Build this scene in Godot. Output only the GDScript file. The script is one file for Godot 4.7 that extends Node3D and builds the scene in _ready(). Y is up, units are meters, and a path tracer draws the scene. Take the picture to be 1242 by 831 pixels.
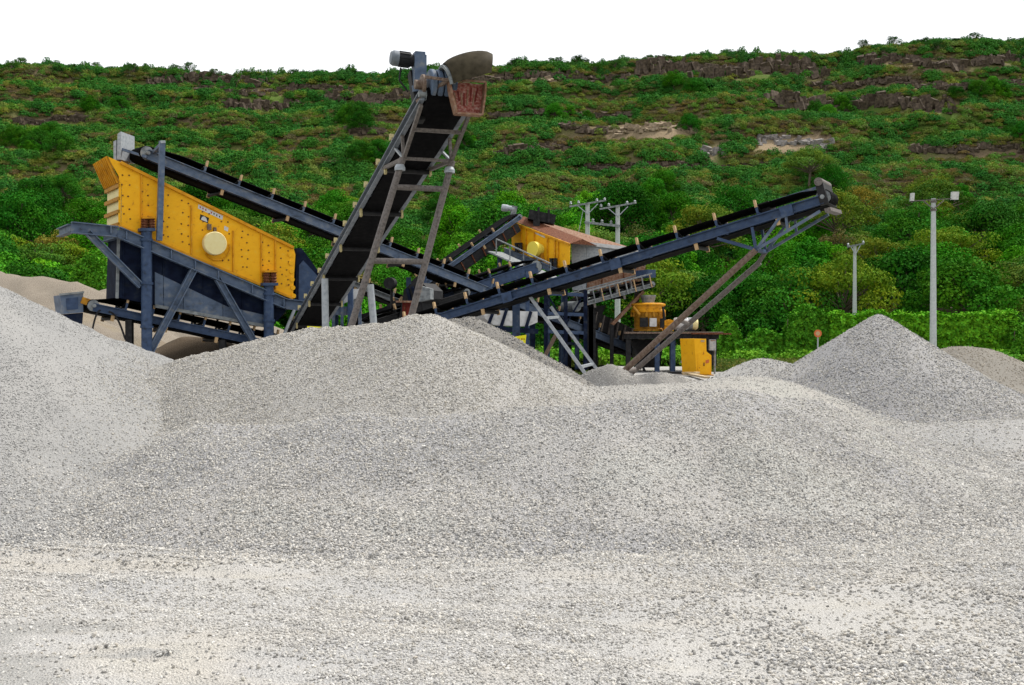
extends Node3D
# A gravel yard with a crushing and screening plant below a green escarpment. Units are metres, the camera looks along -z.
# "d" below is the distance in front of the camera (d = -z).

const F := 1332.0
const EYE := 1.8
var rng := RandomNumberGenerator.new()
var used := {}
var M := {}
var relief := FastNoiseLite.new()
var fine := FastNoiseLite.new()
var patchy := FastNoiseLite.new()
var piles := []
var stone_meshes := []


func _ready() -> void:
	rng.seed = 20240611
	set_view_and_light()
	relief.seed = 11; relief.frequency = 0.35; relief.fractal_octaves = 4
	fine.seed = 23; fine.frequency = 1.6; fine.fractal_octaves = 3
	patchy.seed = 37; patchy.frequency = 0.035; patchy.fractal_octaves = 4
	make_materials()
	make_ground()
	make_hill()
	make_piles()
	make_screen_plant()
	make_crossing_conveyor()
	make_tall_stacker()
	make_long_stacker()
	make_middle_machines()
	make_crusher_station()
	make_poles_and_signs()
	make_outcrops()
	make_vegetation()
	make_stones()


func set_view_and_light() -> void:
	var cam := Camera3D.new()
	cam.name = "camera"
	add_child(cam)
	cam.position = Vector3(0, EYE, 0)
	cam.rotation.x = -atan(15.5 / F)
	cam.fov = rad_to_deg(2.0 * atan(415.5 / F))
	cam.near = 0.05
	cam.far = 4000.0
	cam.current = true
	var sky_m := ProceduralSkyMaterial.new()
	sky_m.sky_top_color = Color(0.93, 0.945, 0.97)
	sky_m.sky_horizon_color = Color(1.0, 1.0, 1.0)
	sky_m.sky_curve = 0.25
	sky_m.ground_bottom_color = Color(0.55, 0.53, 0.5)
	sky_m.ground_horizon_color = Color(0.9, 0.9, 0.9)
	sky_m.sky_energy_multiplier = 1.0
	var sky := Sky.new()
	sky.sky_material = sky_m
	var env := Environment.new()
	env.background_mode = Environment.BG_SKY
	env.sky = sky
	env.background_energy_multiplier = 0.8
	env.tonemap_mode = Environment.TONE_MAPPER_LINEAR
	env.tonemap_exposure = 1.7
	env.sdfgi_enabled = true
	env.ssao_enabled = true
	env.ssil_enabled = true
	var we := WorldEnvironment.new()
	we.name = "world_environment"
	we.environment = env
	add_child(we)
	var sun := DirectionalLight3D.new()
	sun.name = "sun"
	sun.light_color = Color(1.0, 0.98, 0.95)
	sun.light_energy = 1.0
	sun.light_angular_distance = 8.0
	sun.shadow_enabled = true
	add_child(sun)
	sun.look_at_from_position(Vector3(34, 62, -24), Vector3.ZERO)


# ---------------------------------------------------------------- helpers

func at(u: float, v: float, d: float) -> Vector3:
	return Vector3((u - 621.0) / F * d, EYE + (400.0 - v) / F * d, -d)

func numbered(parent: Node, called: String) -> String:
	var key := str(parent.get_instance_id()) + called
	var n: int = used.get(key, 0)
	used[key] = n + 1
	return called if n == 0 else "%s_%03d" % [called, n]

func tag(o: Node, label: String, category := "", group := "", kind := "") -> void:
	if label: o.set_meta("label", label)
	if category: o.set_meta("category", category)
	if group: o.set_meta("group", group)
	if kind: o.set_meta("kind", kind)

func thing(called: String, label: String, category: String, base: Vector3, group := "") -> Node3D:
	var o := Node3D.new()
	o.name = numbered(self, called)
	add_child(o)
	o.position = base
	tag(o, label, category, group)
	return o

func start() -> SurfaceTool:
	var st := SurfaceTool.new()
	st.begin(Mesh.PRIMITIVE_TRIANGLES)
	return st

func part(st: SurfaceTool, called: String, m: Material, parent: Node3D) -> MeshInstance3D:
	st.generate_normals()
	return mesh_part(st.commit(), called, m, parent)

func mesh_part(mesh: Mesh, called: String, m: Material, parent: Node3D) -> MeshInstance3D:
	var mi := MeshInstance3D.new()
	mi.name = numbered(parent, called)
	mi.mesh = mesh
	mi.material_override = m
	mi.cast_shadow = GeometryInstance3D.SHADOW_CASTING_SETTING_ON
	parent.add_child(mi)
	var g := Vector3.ZERO
	var p: Node = parent
	while p is Node3D and p != self:
		g += p.position
		p = p.get_parent()
	mi.position = -g
	return mi

func tri(st: SurfaceTool, a: Vector3, b: Vector3, c: Vector3) -> void:
	st.add_vertex(a); st.add_vertex(b); st.add_vertex(c)

func quad(st: SurfaceTool, a: Vector3, b: Vector3, c: Vector3, d: Vector3) -> void:
	tri(st, a, b, c); tri(st, a, c, d)

func frame(a: Vector3, b: Vector3, up := Vector3.UP) -> Array:
	var z := (b - a).normalized()
	var x := up.cross(z)
	if x.length() < 0.02: x = Vector3.RIGHT.cross(z)
	x = x.normalized()
	return [x, z.cross(x), z]

func beam(st: SurfaceTool, a: Vector3, b: Vector3, w: float, h: float, up := Vector3.UP) -> void:
	st.set_smooth_group(-1)
	var f := frame(a, b, up)
	var x: Vector3 = f[0] * w * 0.5
	var y: Vector3 = f[1] * h * 0.5
	var p := [a - x - y, a + x - y, a + x + y, a - x + y]
	var q := [b - x - y, b + x - y, b + x + y, b - x + y]
	for i in 4:
		var j := (i + 1) % 4
		quad(st, p[j], p[i], q[i], q[j])
	quad(st, p[0], p[1], p[2], p[3])
	quad(st, q[3], q[2], q[1], q[0])

func block(st: SurfaceTool, c: Vector3, size: Vector3, turn := 0.0) -> void:
	var f := Vector3(0, 0, size.z * 0.5).rotated(Vector3.UP, turn)
	beam(st, c - f, c + f, size.x, size.y)

func prism(st: SurfaceTool, pts: Array, ext: Vector3) -> void:
	st.set_smooth_group(-1)
	var n := pts.size()
	var nrm := Vector3.ZERO
	for i in n:
		nrm += (pts[i] - pts[0]).cross(pts[(i + 1) % n] - pts[0])
	nrm = nrm.normalized()
	var ex: Vector3 = nrm.cross(Vector3.UP)
	if ex.length() < 0.1: ex = nrm.cross(Vector3.RIGHT)
	ex = ex.normalized()
	var ey := nrm.cross(ex)
	var flat := PackedVector2Array()
	for p in pts: flat.append(Vector2(p.dot(ex), p.dot(ey)))
	var idx := Geometry2D.triangulate_polygon(flat)
	for i in range(0, idx.size(), 3):
		tri(st, pts[idx[i]], pts[idx[i + 1]], pts[idx[i + 2]])
		tri(st, pts[idx[i + 2]] + ext, pts[idx[i + 1]] + ext, pts[idx[i]] + ext)
	for i in n:
		var j := (i + 1) % n
		quad(st, pts[i], pts[j], pts[j] + ext, pts[i] + ext)

func section(st: SurfaceTool, poly: Array, a: Vector3, b: Vector3, up := Vector3.UP) -> void:
	var f := frame(a, b, up)
	var pts := []
	for p in poly: pts.append(a + f[0] * p.x + f[1] * p.y)
	prism(st, pts, b - a)

func channel(st: SurfaceTool, a: Vector3, b: Vector3, w: float, h: float, side: float, up := Vector3.UP, t := 0.025) -> void:
	# a C section whose open side faces +side
	var s := signf(side)
	section(st, [Vector2(-s * w * .5, -h * .5), Vector2(s * w * .5, -h * .5), Vector2(s * w * .5, -h * .5 + t), Vector2(-s * w * .5 + s * t, -h * .5 + t), Vector2(-s * w * .5 + s * t, h * .5 - t), Vector2(s * w * .5, h * .5 - t), Vector2(s * w * .5, h * .5), Vector2(-s * w * .5, h * .5)], a, b, up)

func joist(st: SurfaceTool, a: Vector3, b: Vector3, w: float, h: float, up := Vector3.UP, t := 0.03) -> void:
	# an I section
	var x := w * .5
	var y := h * .5
	section(st, [Vector2(-x, -y), Vector2(x, -y), Vector2(x, -y + t), Vector2(t * .5, -y + t), Vector2(t * .5, y - t), Vector2(x, y - t), Vector2(x, y), Vector2(-x, y), Vector2(-x, y - t), Vector2(-t * .5, y - t), Vector2(-t * .5, -y + t), Vector2(-x, -y + t)], a, b, up)

func tube(st: SurfaceTool, a: Vector3, b: Vector3, r0: float, r1 := -1.0, n := 12) -> void:
	if r1 < 0: r1 = r0
	lathe(st, a, (b - a), [Vector2(0, 0), Vector2(r0, 0), Vector2(r1, (b - a).length()), Vector2(0, (b - a).length())], n)

func lathe(st: SurfaceTool, c: Vector3, axis: Vector3, prof: Array, n := 24, smooth := true) -> void:
	var f := frame(c, c + axis)
	for k in prof.size() - 1:
		var p: Vector2 = prof[k]
		var q: Vector2 = prof[k + 1]
		st.set_smooth_group((k + 1) if smooth else -1)
		for i in n:
			var a0 := TAU * i / n
			var a1 := TAU * (i + 1) / n
			var d0: Vector3 = f[0] * cos(a0) + f[1] * sin(a0)
			var d1: Vector3 = f[0] * cos(a1) + f[1] * sin(a1)
			var A: Vector3 = c + d0 * p.x + f[2] * p.y
			var B: Vector3 = c + d1 * p.x + f[2] * p.y
			var C: Vector3 = c + d1 * q.x + f[2] * q.y
			var D: Vector3 = c + d0 * q.x + f[2] * q.y
			if p.x < 1e-5: tri(st, A, D, C)
			elif q.x < 1e-5: tri(st, A, D, B)
			else: quad(st, A, D, C, B)

func one_beam(called: String, m: Material, parent: Node3D, a: Vector3, b: Vector3, w: float, h: float, up := Vector3.UP) -> MeshInstance3D:
	var st := start()
	beam(st, a, b, w, h, up)
	return part(st, called, m, parent)

func one_tube(called: String, m: Material, parent: Node3D, a: Vector3, b: Vector3, r0: float, r1 := -1.0, n := 12) -> MeshInstance3D:
	var st := start()
	tube(st, a, b, r0, r1, n)
	return part(st, called, m, parent)

func upright(u0: float, d0: float, u1: float, d1: float) -> Dictionary:
	# a vertical plane through two points of the plan
	var a := Vector2((u0 - 621.0) / F * d0, d0)
	var b := Vector2((u1 - 621.0) / F * d1, d1)
	var t := (b - a).normalized()
	var n := Vector2(-t.y, t.x)
	if n.y < 0: n = -n
	return {q = a, n = n, back = Vector3(n.x, 0, -n.y), along = Vector3(t.x, 0, -t.y)}

func on(pl: Dictionary, u: float, v: float, off := 0.0) -> Vector3:
	var q: Vector2 = pl.q + pl.n * off
	var k := (u - 621.0) / F
	var d: float = q.dot(pl.n) / (k * pl.n.x + pl.n.y)
	return at(u, v, d)

func on_all(pl: Dictionary, uv: Array, off := 0.0) -> Array:
	var r := []
	for p in uv: r.append(on(pl, p[0], p[1], off))
	return r

func down(p: Vector3, y := -0.1) -> Vector3:
	return Vector3(p.x, y, p.z)


# ---------------------------------------------------------------- materials

func noise_tex(frequency: float, colors: Array, offsets: Array, seed_value: int, size := 512, kind := FastNoiseLite.TYPE_SIMPLEX_SMOOTH, octaves := 4) -> NoiseTexture2D:
	var n := FastNoiseLite.new()
	n.seed = seed_value
	n.frequency = frequency
	n.noise_type = kind
	n.fractal_octaves = octaves
	var g := Gradient.new()
	g.offsets = PackedFloat32Array(offsets)
	var cs := PackedColorArray()
	for c in colors: cs.append((c as Color).linear_to_srgb())
	g.colors = cs
	var t := NoiseTexture2D.new()
	t.width = size; t.height = size
	t.seamless = true
	t.noise = n
	t.color_ramp = g
	return t

func bump_tex(frequency: float, strength: float, seed_value: int, kind := FastNoiseLite.TYPE_CELLULAR, size := 512) -> NoiseTexture2D:
	var n := FastNoiseLite.new()
	n.seed = seed_value
	n.frequency = frequency
	n.noise_type = kind
	n.fractal_octaves = 2
	var t := NoiseTexture2D.new()
	t.width = size; t.height = size
	t.seamless = true
	t.as_normal_map = true
	t.bump_strength = strength
	t.noise = n
	return t

func base_mat(rough: float, metal := 0.0) -> StandardMaterial3D:
	var m := StandardMaterial3D.new()
	m.roughness = rough
	m.metallic = metal
	m.metallic_specular = 0.3
	m.cull_mode = BaseMaterial3D.CULL_DISABLED
	return m

func plain(c: Color, rough := 0.6, metal := 0.0) -> StandardMaterial3D:
	var m := base_mat(rough, metal)
	m.albedo_color = c.linear_to_srgb()
	return m

func worn(colors: Array, offsets: Array, tile: float, rough := 0.6, metal := 0.0, seed_value := 1, freq := 0.012) -> StandardMaterial3D:
	# painted or bare steel whose tone changes in stains and dusty patches
	var m := base_mat(rough, metal)
	m.albedo_texture = noise_tex(freq, colors, offsets, seed_value)
	m.uv1_triplanar = true
	m.uv1_world_triplanar = true
	m.uv1_scale = Vector3.ONE / tile
	return m

func leafy(tint := Color.WHITE) -> StandardMaterial3D:
	var m := base_mat(0.8)
	m.metallic_specular = 0.12
	m.vertex_color_use_as_albedo = true
	m.albedo_color = tint
	m.backlight_enabled = true
	m.backlight = Color(0.2, 0.34, 0.04)
	return m

func grit(colors: Array, offsets: Array, tile: float, freq: float, bump: float, seed_value: int) -> StandardMaterial3D:
	var m := base_mat(0.95)
	m.metallic_specular = 0.15
	m.albedo_texture = noise_tex(freq, colors, offsets, seed_value, 1024, FastNoiseLite.TYPE_SIMPLEX_SMOOTH, 5)
	m.normal_enabled = true
	m.normal_texture = bump_tex(0.09, bump, seed_value + 7, FastNoiseLite.TYPE_CELLULAR, 1024)
	m.normal_scale = 1.0
	m.uv1_triplanar = true
	m.uv1_world_triplanar = true
	m.uv1_scale = Vector3.ONE / tile
	m.vertex_color_use_as_albedo = true
	return m

func make_materials() -> void:
	var dust := Color(0.222, 0.2146, 0.1998)
	M.blue = worn([Color(0.01638, 0.02184, 0.03398), Color(0.03003, 0.05158, 0.1019), Color(0.03823, 0.06371, 0.1223), Color(0.08192, 0.1032, 0.136)], [0.0, 0.35, 0.65, 1.0], 1.7, 0.5, 0.0, 3)
	M.blue_grey = worn([Color(0.03145, 0.03989, 0.05239), Color(0.06919, 0.0979, 0.1528), Color(0.09435, 0.1269, 0.1834), dust], [0.0, 0.35, 0.65, 1.0], 1.9, 0.5, 0.0, 4)
	M.steel = worn([Color(0.0666, 0.074, 0.0814), Color(0.1258, 0.1443, 0.1702), Color(0.1628, 0.1813, 0.2072), Color(0.2442, 0.2442, 0.2442)], [0.0, 0.35, 0.65, 1.0], 1.9, 0.5, 0.0, 54)
	M.bone = worn([Color(0.222, 0.1776, 0.074), Color(0.407, 0.3404, 0.1628), Color(0.4588, 0.4144, 0.2812)], [0.0, 0.5, 1.0], 0.5, 0.7, 0.0, 55, 0.03)
	M.navy = worn([Color(0.00444, 0.00592, 0.01184), Color(0.0074, 0.0111, 0.02664), Color(0.01036, 0.01628, 0.03404), Color(0.0333, 0.037, 0.0444)], [0.0, 0.4, 0.68, 1.0], 2.3, 0.6, 0.0, 5)
	M.yellow = worn([Color(0.22, 0.08, 0.015), Color(0.52, 0.23, 0.008), Color(0.70, 0.34, 0.006), Color(0.73, 0.37, 0.007), Color(0.66, 0.40, 0.06)], [0.0, 0.12, 0.22, 0.72, 1.0], 2.4, 0.55, 0.0, 6, 0.02)
	M.yellow_b = worn([Color(0.24, 0.104, 0.008), Color(0.496, 0.208, 0.0048), Color(0.592, 0.264, 0.0064), Color(0.48, 0.288, 0.08)], [0.0, 0.35, 0.65, 1.0], 1.8, 0.55, 0.0, 16)
	M.ochre = worn([Color(0.1184, 0.0555, 0.0111), Color(0.3108, 0.1406, 0.0111), Color(0.407, 0.1924, 0.0148), Color(0.3108, 0.222, 0.1036)], [0.0, 0.35, 0.65, 1.0], 1.1, 0.6, 0.0, 17)
	M.lemon = plain(Color(0.688, 0.56, 0.08), 0.45)
	M.cream = worn([Color(0.608, 0.504, 0.24), Color(0.656, 0.56, 0.272), Color(0.672, 0.592, 0.32)], [0.0, 0.4, 1.0], 1.0, 0.45, 0.0, 8)
	M.sign = plain(Color(0.704, 0.64, 0.016), 0.5)
	M.rust = worn([Color(0.0333, 0.01332, 0.0074), Color(0.0962, 0.0296, 0.01332), Color(0.148, 0.0555, 0.0259), Color(0.1776, 0.111, 0.074)], [0.0, 0.4, 0.65, 1.0], 0.9, 0.85, 0.0, 9, 0.02)
	M.rust_pale = worn([Color(0.0962, 0.0444, 0.0259), Color(0.1998, 0.1036, 0.0629), Color(0.2442, 0.148, 0.0999), Color(0.2516, 0.2146, 0.1776)], [0.0, 0.4, 0.65, 1.0], 1.3, 0.85, 0.0, 10, 0.018)
	M.red = worn([Color(0.074, 0.00888, 0.0074), Color(0.1406, 0.01628, 0.01184), Color(0.1776, 0.037, 0.0222)], [0.0, 0.5, 1.0], 0.8, 0.6, 0.0, 12)
	M.scraped = worn([Color(0.12, 0.025, 0.018), Color(0.24, 0.06, 0.045), Color(0.33, 0.15, 0.12), Color(0.42, 0.34, 0.30)], [0.0, 0.4, 0.65, 1.0], 0.7, 0.7, 0.0, 56, 0.02)
	M.tan = worn([Color(0.222, 0.1258, 0.0518), Color(0.4144, 0.2812, 0.148), Color(0.4884, 0.3848, 0.2516)], [0.0, 0.5, 1.0], 0.5, 0.7, 0.0, 13, 0.03)
	M.pipe = worn([Color(0.0444, 0.0333, 0.0296), Color(0.111, 0.0962, 0.0888), Color(0.1554, 0.1406, 0.1295), Color(0.148, 0.0888, 0.0592)], [0.0, 0.4, 0.7, 1.0], 0.8, 0.55, 0.0, 14, 0.02)
	M.brown_pipe = worn([Color(0.0518, 0.0296, 0.0222), Color(0.1258, 0.0851, 0.0629), Color(0.1776, 0.1332, 0.1036), Color(0.2072, 0.1776, 0.148)], [0.0, 0.4, 0.7, 1.0], 0.9, 0.55, 0.0, 15, 0.02)
	M.galv = worn([Color(0.2072, 0.2294, 0.2516), Color(0.3108, 0.333, 0.3552), Color(0.37, 0.3922, 0.407)], [0.0, 0.5, 1.0], 0.9, 0.45, 0.2, 18)
	M.grey = worn([Color(0.074, 0.0814, 0.0851), Color(0.1628, 0.1776, 0.185), Color(0.2294, 0.2442, 0.2479), Color(0.2664, 0.2442, 0.2146)], [0.0, 0.4, 0.7, 1.0], 1.4, 0.55, 0.0, 19)
	M.hood = worn([Color(0.02298, 0.01924, 0.01274), Color(0.04403, 0.03672, 0.02405), Color(0.06127, 0.0507, 0.03397)], [0.0, 0.5, 1.0], 1.0, 0.6, 0.0, 20)
	M.white = worn([Color(0.3108, 0.3034, 0.2886), Color(0.4884, 0.4884, 0.481), Color(0.5476, 0.5476, 0.5402)], [0.0, 0.4, 1.0], 1.6, 0.5, 0.0, 21)
	M.black = worn([Color(0.00592, 0.00592, 0.00666), Color(0.01332, 0.01332, 0.0148), Color(0.0296, 0.02886, 0.02812)], [0.0, 0.5, 1.0], 1.2, 0.6, 0.0, 22)
	M.rubber = worn([Color(0.002886, 0.002886, 0.003367), Color(0.00577, 0.00577, 0.006495), Color(0.01323, 0.01274, 0.01251)], [0.0, 0.55, 1.0], 1.3, 0.7, 0.0, 24)
	M.concrete = worn([Color(0.296, 0.3182, 0.3108), Color(0.3848, 0.407, 0.3996), Color(0.444, 0.4588, 0.4514)], [0.0, 0.5, 1.0], 1.2, 0.8, 0.0, 25)
	M.wood = worn([Color(0.222, 0.1628, 0.0888), Color(0.407, 0.3182, 0.1998), Color(0.4588, 0.37, 0.2442)], [0.0, 0.5, 1.0], 0.6, 0.8, 0.0, 26)
	M.ink = plain(Color(0.0148, 0.0148, 0.0148), 0.6)
	M.red_ink = plain(Color(0.259, 0.0148, 0.0148), 0.6)
	M.orange = plain(Color(0.4588, 0.1184, 0.037), 0.55)
	M.glass = plain(Color(0.37, 0.407, 0.444), 0.12)
	M.bark = worn([Color(0.06, 0.045, 0.03), Color(0.13, 0.10, 0.075), Color(0.22, 0.19, 0.15)], [0.0, 0.5, 1.0], 0.8, 0.9, 0.0, 27)
	M.rock = worn([Color(0.0238, 0.0187, 0.0153), Color(0.0663, 0.0493, 0.03655), Color(0.102, 0.0765, 0.05525), Color(0.1615, 0.1232, 0.085)], [0.0, 0.4, 0.65, 1.0], 6.0, 0.95, 0.0, 28, 0.02)
	M.rock_pale = worn([Color(0.0825, 0.06375, 0.04875), Color(0.2025, 0.1537, 0.1087), Color(0.3, 0.2325, 0.1575), Color(0.375, 0.3075, 0.225)], [0.0, 0.35, 0.65, 1.0], 5.0, 0.95, 0.0, 29, 0.02)
	M.rock_grey = worn([Color(0.0675, 0.06375, 0.06375), Color(0.165, 0.1537, 0.15), Color(0.2475, 0.225, 0.21), Color(0.285, 0.21, 0.15)], [0.0, 0.35, 0.65, 1.0], 5.0, 0.95, 0.0, 30, 0.02)
	M.stone = base_mat(0.9)
	M.stone.vertex_color_use_as_albedo = true
	M.stone.metallic_specular = 0.2
	M.rubber.metallic_specular = 0.08
	M.navy.metallic_specular = 0.12
	M.hood.metallic_specular = 0.1
	M.leaf = leafy()
	# loose ground; the albedo lives in the texture, vertex colours hold the difference between fresh gravel, dust and soil
	M.gravel = grit([Color(0.1002, 0.1002, 0.104), Color(0.2312, 0.2274, 0.2234), Color(0.3545, 0.3468, 0.3313), Color(0.4778, 0.4701, 0.4546)], [0.22, 0.42, 0.58, 0.8], 1.6, 0.1, 9.0, 41)
	M.yard = grit([Color(0.2059, 0.2001, 0.1904), Color(0.3258, 0.32, 0.3103), Color(0.4039, 0.4002, 0.3884), Color(0.4752, 0.4712, 0.4614)], [0.2, 0.42, 0.6, 0.85], 1.7, 0.13, 8.0, 42)
	M.sand = grit([Color(0.1596, 0.158, 0.1548), Color(0.2341, 0.2324, 0.2277), Color(0.285, 0.2818, 0.277), Color(0.3421, 0.339, 0.3327)], [0.2, 0.42, 0.6, 0.85], 1.5, 0.14, 6.0, 43)
	M.soil = grit([Color(0.0888, 0.074, 0.0555), Color(0.1702, 0.1443, 0.1147), Color(0.2442, 0.2109, 0.1702), Color(0.3108, 0.2849, 0.2442)], [0.2, 0.42, 0.6, 0.85], 2.5, 0.06, 6.0, 44)
	M.earth = grit([Color(0.62, 0.62, 0.62), Color(0.85, 0.85, 0.85), Color(1.0, 1.0, 1.0)], [0.2, 0.5, 0.8], 9.0, 0.03, 6.0, 45)


# ---------------------------------------------------------------- ground and hill

func grid_mesh(xs_of: Callable, ds: Array, cols: int, h_of: Callable, c_of: Callable) -> ArrayMesh:
	# rows at depth ds[i], each with cols + 1 points
	var V := PackedVector3Array()
	var N := PackedVector3Array()
	var C := PackedColorArray()
	var I := PackedInt32Array()
	for i in ds.size():
		for j in cols + 1:
			var x: float = xs_of.call(ds[i], float(j) / cols)
			V.append(Vector3(x, h_of.call(x, ds[i]), -ds[i]))
			C.append(c_of.call(x, ds[i]))
	var w := cols + 1
	for i in ds.size():
		for j in w:
			var l := V[i * w + maxi(j - 1, 0)]
			var r := V[i * w + mini(j + 1, cols)]
			var f := V[maxi(i - 1, 0) * w + j]
			var b := V[mini(i + 1, ds.size() - 1) * w + j]
			var n := (r - l).cross(b - f)
			N.append((n if n.y > 0 else -n).normalized())
	for i in ds.size() - 1:
		for j in cols:
			var a := i * w + j
			I.append_array(PackedInt32Array([a, a + w, a + w + 1, a, a + w + 1, a + 1]))
	return arrays_mesh(V, N, C, I)

func arrays_mesh(V: PackedVector3Array, N: PackedVector3Array, C: PackedColorArray, I := PackedInt32Array()) -> ArrayMesh:
	var a := []
	a.resize(Mesh.ARRAY_MAX)
	a[Mesh.ARRAY_VERTEX] = V
	a[Mesh.ARRAY_NORMAL] = N
	if C.size(): a[Mesh.ARRAY_COLOR] = C
	if I.size(): a[Mesh.ARRAY_INDEX] = I
	var m := ArrayMesh.new()
	m.add_surface_from_arrays(Mesh.PRIMITIVE_TRIANGLES, a)
	return m

func yard_h(x: float, d: float) -> float:
	var near := clampf(1.0 - d / 40.0, 0.0, 1.0)
	var h := 0.045 * relief.get_noise_2d(x, d) + 0.012 * near * fine.get_noise_2d(x * 1.7, d * 1.7)
	# tyre tread ripples left by a loader, crossing the near yard to the left
	var lx := x + 3.4
	var ld := d - 8.55
	var across := ld * 0.96 + lx * 0.28
	var along := lx * 0.96 - ld * 0.28
	h += 0.03 * sin(across * 24.0) * exp(-across * across * 4.5) * exp(-along * along * 0.55)
	var bx := x + 1.9
	var bd := d - 5.95
	var b2 := bd * 0.95 + bx * 0.3
	h += 0.026 * sin(b2 * 28.0) * exp(-b2 * b2 * 9.0) * exp(-bx * bx * 1.6)
	# a shovelled lip at the near right
	var rx := x - 3.0
	var rd := d - 7.25 + rx * 0.55
	h += 0.09 * exp(-rd * rd * 22.0) * exp(-rx * rx * 1.1)
	# windrowed edges of an old wheel track that crosses in front of the big heap
	var tw := d - 8.0 - 0.25 * sin(x * 0.5)
	h += 0.04 * exp(-tw * tw * 40.0) - 0.03 * exp(-(tw + 0.45) * (tw + 0.45) * 12.0)
	# two shallow wheel ruts that run out to the lower right
	for off in [0.0, 0.75]:
		var q = d - 7.5 - off + 0.42 * (x + 2.6) + 0.05 * sin(x * 2.0)
		h -= 0.03 * exp(-q * q * 45.0) * smoothstep(-4.5, -3.0, x) * smoothstep(2.2, 0.5, x)
	return h

func rut(x: float, d: float) -> float:
	# where wheels have ground the stone to buff dust
	var across := (d - 8.55) * 0.96 + (x + 3.4) * 0.28
	var along := (x + 3.4) * 0.96 - (d - 8.55) * 0.28
	var w := exp(-across * across * 5.0) * exp(-along * along * 0.5)
	var b2 := (d - 5.95) * 0.95 + (x + 1.9) * 0.3
	return maxf(w, exp(-b2 * b2 * 8.0) * exp(-(x + 1.9) * (x + 1.9) * 1.6))

func make_ground() -> void:
	var st := start()
	quad(st, Vector3(-1500, -0.12, 1500), Vector3(-1500, -0.12, -1500), Vector3(1500, -0.12, -1500), Vector3(1500, -0.12, 1500))
	var gm := worn([Color(0.035, 0.05, 0.012), Color(0.065, 0.095, 0.022), Color(0.10, 0.115, 0.035), Color(0.17, 0.145, 0.08)], [0.0, 0.4, 0.65, 1.0], 14.0, 0.95, 0.0, 50, 0.012)
	var g := part(st, "ground", gm, self)
	tag(g, "", "", "", "structure")
	var ds := []
	var d := -7.0
	var step := 0.3
	while d < 62.0:
		ds.append(d)
		step = 0.3 if d < 3.0 else 0.07 + maxf(0.0, d - 10.0) * 0.035
		d += step
	var edge := func(dd: float) -> float: return 0.72 * maxf(dd, 0.0) + 9.0
	var xs := func(dd: float, t: float) -> float: return (t * 2.0 - 1.0) * edge.call(dd)
	var hh := func(x: float, dd: float) -> float:
		var fall := 0.25 * smoothstep(52.0, 61.0, dd + 4.0 * relief.get_noise_2d(x * 0.3, dd * 0.1))
		return yard_h(x, dd) - fall
	var cc := func(x: float, dd: float) -> Color:
		var k := relief.get_noise_2d(x * 0.8 + 40.0, dd * 0.8)
		var s := fine.get_noise_2d(x * 0.4, dd * 1.2 + 9.0)
		var c := Color(1.0, 0.985, 0.96).lerp(Color(0.86, 0.86, 0.87), clampf(0.5 + k * 1.6, 0, 1))
		c = c.lerp(Color(1.02, 0.97, 0.89), clampf(s * 1.1 + 1.2 * rut(x, dd), 0, 0.85))
		# a patch of damp grey fines at the near left
		c = c.lerp(Color(0.74, 0.735, 0.72), smoothstep(0.0, 0.5, -x - 1.9 - 0.9 * (dd - 5.7) + 1.6 * s) * smoothstep(7.4, 6.6, dd))
		return c
	var yard := mesh_part(grid_mesh(xs, ds, 260, hh, cc), "quarry_yard", M.yard, self)
	tag(yard, "", "", "", "structure")

const CREST := [[-900, 60], [-300, 74], [0, 84], [100, 84], [200, 88], [260, 92], [340, 95], [450, 90], [600, 84], [700, 80], [800, 76], [870, 71], [1000, 68], [1060, 58], [1242, 48], [1500, 40], [2200, 30]]
const HILL0 := 78.0
const HILL1 := 205.0

func crest_v(u: float) -> float:
	for i in CREST.size() - 1:
		if u <= CREST[i + 1][0]:
			return lerpf(CREST[i][1], CREST[i + 1][1], clampf((u - CREST[i][0]) / float(CREST[i + 1][0] - CREST[i][0]), 0, 1))
	return CREST[-1][1]

func hill_h(x: float, d: float) -> float:
	var top := EYE + (400.0 - crest_v(621.0 + x / HILL1 * F)) / F * HILL1
	var dd := d + 5.0 * patchy.get_noise_2d(x, d * 0.4)
	var t := clampf((dd - HILL0) / (HILL1 - HILL0), 0.0, 1.0)
	var p := pow(t, 1.38)
	# harder beds stand out as steps
	var beds := p * 9.0 + 0.5 * patchy.get_noise_2d(x * 0.6 + 300.0, d)
	var stair := (floorf(beds) + smoothstep(0.25, 0.75, beds - floorf(beds))) / 9.0
	p = lerpf(p, clampf(stair, 0.0, 1.0), 0.55 * smoothstep(0.3, 0.6, t))
	p = minf(p, 1.0)
	var y := top * p - 0.3
	y += 1.6 * t * (1.0 - t) * 4.0 * patchy.get_noise_2d(x * 1.3, d * 1.3)
	if d > HILL1: y -= (d - HILL1) * 0.06
	return y

func soil_patch(x: float, d: float) -> float:
	# bare slips: 1 inside, 0 outside
	var y := hill_h(x, d)
	var u := 621.0 + x / d * F
	var v := 400.0 - (y - EYE) / d * F
	var w := 8.0 * patchy.get_noise_2d(x * 3.0, d * 3.0)
	var best := 0.0
	for s in [[785, 163, 50, 10], [955, 178, 46, 12], [862, 185, 8, 16]]:
		var e := pow((u - s[0] + w) / s[2], 2) + pow((v - s[1] + w * 0.5) / s[3], 2)
		best = maxf(best, smoothstep(0.35, 0.65, 2.0 - 1.7 * e))
	return best

func dryness(x: float, d: float) -> float:
	var t := (d - HILL0) / (HILL1 - HILL0)
	return clampf(patchy.get_noise_2d(x * 0.8 + 500.0, d * 2.4) * 2.2 + smoothstep(0.25, 0.7, t) * 1.05 - 0.34, 0.0, 1.0)

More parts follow.
